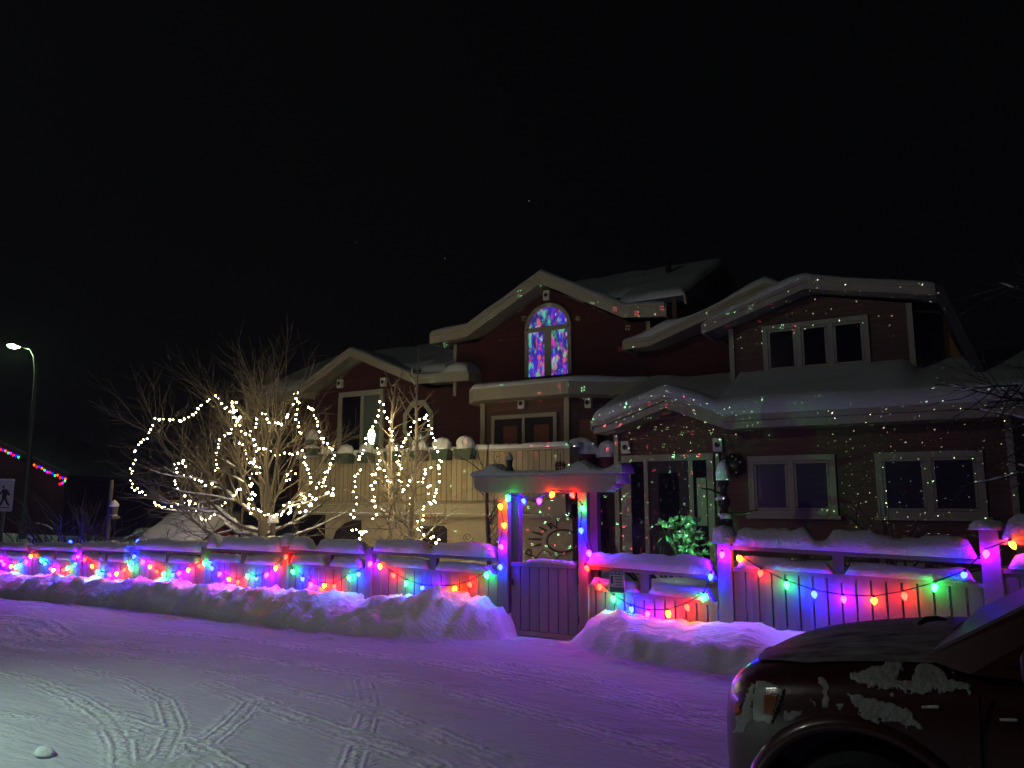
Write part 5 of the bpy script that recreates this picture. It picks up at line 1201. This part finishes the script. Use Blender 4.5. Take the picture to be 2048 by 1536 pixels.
# greenhouse
def gh(x0, z0, x1, z1, y0, y1): return (x0, y0, z0), (x1, y1, z1)
q = MB()
bot = [(.24, .10), (.40, .04), (2.96, .06), (3.14, .14)]; topp = [(1.08, .24), (1.22, .2), (2.86, .21), (3.0, .26)]
zb = [1.085, 1.055, 1.06, 1.06]; zt_ = [1.60, 1.62, 1.64, 1.62]
ring_b = [(x, y, z) for (x, y), z in zip(bot, zb)] + [(x, 2 * HWD - y, z) for (x, y), z in list(zip(bot, zb))[::-1]]
ring_t = [(x, y, z) for (x, y), z in zip(topp, zt_)] + [(x, 2 * HWD - y, z) for (x, y), z in list(zip(topp, zt_))[::-1]]
loft(q, [ring_b, ring_t, [(x + .06 * (1 if x < 1.7 else -1), y + .06 * (1 if y < HWD else -1), z + .05) for x, y, z in ring_t]])
cabin = q.build('cabin', M['paint'], car)
def quad_pane(name, A, B, C, D, off, m, sub=None):
    A, B, C, D = map(Vector, (A, B, C, D)); n = (B - A).cross(D - A).normalized() * off; q = MB()
    q.add([A, B, C, D, A + n, B + n, C + n, D + n], [(0, 3, 2, 1), (4, 5, 6, 7), (0, 1, 5, 4), (1, 2, 6, 5), (2, 3, 7, 6), (3, 0, 4, 7)]); return q.build(name, m, car)
# windscreen: frosted glass between the pillars
A, B_, C_, D_ = Vector((.24, .10, 1.085)), Vector((.24, 1.70, 1.085)), Vector((1.08, 1.56, 1.60)), Vector((1.08, .24, 1.60))
def bil(A, B, C, D, u, v): return A.lerp(B, u).lerp(D.lerp(C, u), v)
wsn = plain('frosted_glass', (.17, .15, .17), .5, .5, 5, .3)
quad_pane('windscreen', bil(A, B_, C_, D_, .045, .03), bil(A, B_, C_, D_, .955, .03), bil(A, B_, C_, D_, .955, .95), bil(A, B_, C_, D_, .045, .95), -.008, wsn)
for y, s_ in ((0, 1), (1.8, -1)):
    f_ = lambda x, yy, z: Vector((x, y + s_ * yy, z))
    quad_pane('side_window', f_(.52, .05, 1.09), f_(1.66, .052, 1.09), f_(1.66, .196, 1.57), f_(1.24, .198, 1.56), -.008 * s_, M['glass']); quad_pane('side_window', f_(1.74, .053, 1.09), f_(2.76, .06, 1.10), f_(2.68, .2, 1.57), f_(1.74, .196, 1.57), -.008 * s_, M['glass'])
q = MB(); q.tube([(.10, .84, 1.11), (.13, .88, 1.132), (.17, .93, 1.134), (.20, .98, 1.125)], [.008, .014, .012, .006], 6); q.build('wiper', M['black'], car)
# near mirror
q = MB(); loft(q, [[(x, -.03 - .15 * k, 1.07), (x, -.03 - .15 * k, 1.19)] + [(x + .12, -.03 - .15 * k, 1.2), (x + .12, -.03 - .15 * k, 1.06)] for x, k in ((.60, 0), (.58, .4), (.58, 1.0))]); mo = q.build('side_mirror', M['black'], car, True)
bv = mo.modifiers.new('bevel', 'BEVEL'); bv.width = .03; bv.segments = 3
# door seam and handle
q = MB(); q.tube([(.42, -.001, .34), (.42, -.009, .7), (.43, -.003, 1.0)], .006, 4); q.tube([(1.72, -.001, .34), (1.72, -.009, .7), (1.72, -.003, 1.0)], .006, 4); q.build('door_seam', M['black'], car)
q = MB(); q.tube([(1.44, -.005, .88), (1.46, -.035, .885), (1.62, -.035, .885), (1.64, -.005, .88)], .014, 6); q.build('door_handle', plain('chrome_or_glint', (.6, .6, .6), .15, .05, 3, 0, 1), car)
# headlamp: patch of the front corner, read off the photograph and laid on the body
def surf_patch(name, px, m, off, step=3, edge=None, smooth=True, maskn=None, seed=0):
    xs = [p[0] for p in px]; ys = [p[1] for p in px]
    def inside(x, y):
        c = False; n = len(px)
        for i in range(n):
            (x1, y1), (x2, y2) = px[i], px[(i + 1) % n]
            if (y1 > y) != (y2 > y) and x < (x2 - x1) * (y - y1) / (y2 - y1) + x1: c = not c
        return c
    def edist(x, y):
        b = 1e9
        for i in range(len(px)):
            (x1, y1), (x2, y2) = px[i], px[(i + 1) % len(px)]; dx, dy = x2 - x1, y2 - y1; t = max(0, min(1, ((x - x1) * dx + (y - y1) * dy) / (dx * dx + dy * dy + 1e-9)))
            b = min(b, math.hypot(x - x1 - t * dx, y - y1 - t * dy))
        return b
    q = MB(); idx = {}
    nx = int((max(xs) - min(xs)) / step) + 3; ny = int((max(ys) - min(ys)) / step) + 3
    def val(x, y):
        k = edist(x, y) * (1 if inside(x, y) else -1)
        if maskn: k += maskn * nz(x * .045, y * .045, seed) * 2.4 + maskn * .8 * nz(x * .15, y * .15, seed)
        return k
    for i in range(nx):
        for j in range(ny):
            x = min(xs) - step + i * step; y = min(ys) - step + j * step; k = val(x, y)
            if k < -step * .5: continue
            o, d = car_hit(x, y); h = bvh.ray_cast(o, d)
            if h[0] is None: continue
            n = h[1] if h[1].dot(d) < 0 else -h[1]
            e = min(1, max(0, k / (edge or step))); t = off * (math.sqrt(1 - (1 - e) ** 2) if edge else 1)
            if edge: t *= 1 + .35 * nz(x * .06, y * .06, seed + 3)
            idx[(i, j)] = len(q.v); q.v.append(tuple(h[0] + n * (t if k > 0 else -.004)))
    for i in range(nx - 1):
        for j in range(ny - 1):
            c = [idx.get(t) for t in ((i, j), (i + 1, j), (i + 1, j + 1), (i, j + 1))]
            if None not in c: q.f.append(tuple(c))
    if not q.f: return None
    return q.build(name, m, car, smooth, fix=False)
def zc(u, v): return 1440 + u / 3.368, 1180 + v / 3.368
hl = surf_patch('headlight', [zc(255, 620), zc(300, 612), zc(440, 668), zc(400, 780), (1545, 1448), zc(225, 880), zc(232, 720)], plain('headlight_lens', (.36, .35, .33), .15, .3, 9, .1, 0, .6), .012)
if hl:
    pt = surf_patch('indicator', [zc(300, 690), zc(410, 705), zc(375, 850), zc(295, 830)], plain('amber_lens', (.22, .07, .015), .25, .3, 12, .1, 0, .6), .016)
surf_patch('corner_marker', [(1472, 1412), (1484, 1400), (1486, 1424), (1476, 1434)], plain('amber_marker', (.5, .09, .01), .2, .1, 9, 0, 0, .6), .016)
CS = plain('car_snow', (.30, .295, .29), .8, .25, 16, .6)
PATCH = [([(885, 570), (1000, 540), (1180, 470), (1265, 470), (1230, 520), (1190, 600), (1290, 615), (1310, 510), (1400, 495), (1480, 530), (1520, 570), (1560, 590), (1690, 640), (1690, 690), (1600, 680), (1550, 710), (1500, 685), (1300, 690), (1150, 670), (900, 640)], .022, 6, 1),
         ([(865, 700), (960, 700), (1060, 745), (1190, 760), (1270, 800), (1340, 880), (1370, 930), (1340, 955), (1240, 900), (1080, 880), (1060, 935), (1040, 900), (960, 850), (900, 770)], .02, 6, 2),
         ([(650, 590), (715, 585), (715, 660), (745, 740), (740, 800), (700, 790), (680, 720), (690, 660)], .014, 4, 3), ([(600, 740), (660, 735), (660, 800), (620, 805)], .010, 4, 4), ([(440, 820), (560, 800), (570, 850), (480, 880), (440, 880)], .014, 4, 5),
         ([(500, 900), (600, 885), (590, 940), (540, 975), (460, 985), (450, 960)], .018, 5, 6), ([(430, 990), (490, 1010), (490, 1060), (460, 1110), (415, 1100)], .018, 5, 7), ([(690, 900), (770, 905), (740, 945), (680, 955)], .008, 4, 8), ([(790, 770), (825, 765), (810, 805)], .008, 3, 9),
         ([(95, 965), (120, 840), (160, 750), (215, 640), (250, 622), (232, 730), (222, 880), (165, 960)], .012, 4, 10), ([(1540, 530), (1590, 515), (1610, 540), (1560, 575)], .014, 4, 11), ([(1145, 700), (1170, 700), (1160, 745)], .008, 3, 12)]
for px, off, ed, sd in PATCH: surf_patch('snow_patch', [zc(*p) for p in px], CS, off * .35, 2, ed, True, 3.5, sd)
chrome_or_glint = M['white_box']  # plain pale colour, not metal, for the painted lamp reflections below
surf_patch('painted_glint', [(1843, 1411), (1880, 1410), (1881, 1417), (1844, 1418)], chrome_or_glint, .012, 1.5, 3); surf_patch('painted_glint', [(1999, 1436), (2038, 1437), (2038, 1444), (2000, 1443)], chrome_or_glint, .014, 1.5, 3)  # pale strips painted on as lamp reflections, not fittings of the car
bm.free()
# snow lodged at the foot of the near A-pillar and on the mirror
q = MB(); snow_sheet(q, lambda u, v: (.68 + .5 * u, .035 + .05 * v, 1.075 + .10 * v), 14, 6, .02, 5, .05, .5, .1); q.build('snow_patch', CS, car, True)
# chips of ice on the road
q = MB(); c = gp(88, 1508)
snow_dome(q, (c[0], c[1], 0), .09, .06, .05, 2.2, 14, 5, 2.0); q2 = solo('ice_chunk', q, M['snow'], 'single lump of ice lying on the road in the lower left corner', 'ice chunk', (c[0], c[1], 0), smooth=True)
# three faint stars
for u, v, s_ in ((1058, 400, 1.0), (890, 515, .8), (713, 483, .6)):
    dv = Vector(ray(u, v)).normalized() * 1500; bmh = bmesh.new(); bmesh.ops.create_icosphere(bmh, subdivisions=1, radius=.8); me_ = bpy.data.meshes.new('star'); bmh.to_mesh(me_); bmh.free()
    me_.materials.append(emit('star_glow', (.5, .6, 1), .6 * s_, False)); o = bpy.data.objects.new('star', me_); COL.objects.link(o); o.location = dv; o['kind'] = 'structure'

# ------------------------------------------------------------------ the cold, faintly misty air
hm = bpy.data.materials.new('haze'); hm.use_nodes = True; nt = hm.node_tree; nt.nodes.clear()
oo = nt.nodes.new('ShaderNodeOutputMaterial'); pv = nt.nodes.new('ShaderNodeVolumePrincipled')
pv.inputs['Density'].default_value = HAZE; pv.inputs['Color'].default_value = (.90, .92, 1, 1); pv.inputs['Anisotropy'].default_value = .3
nt.links.new(pv.outputs[0], oo.inputs['Volume'])
ho = MB().box(-165, 165, -165, 165, -5, 15).build('haze', hm, None, False, (0, 0, 0)); ho['kind'] = 'stuff'
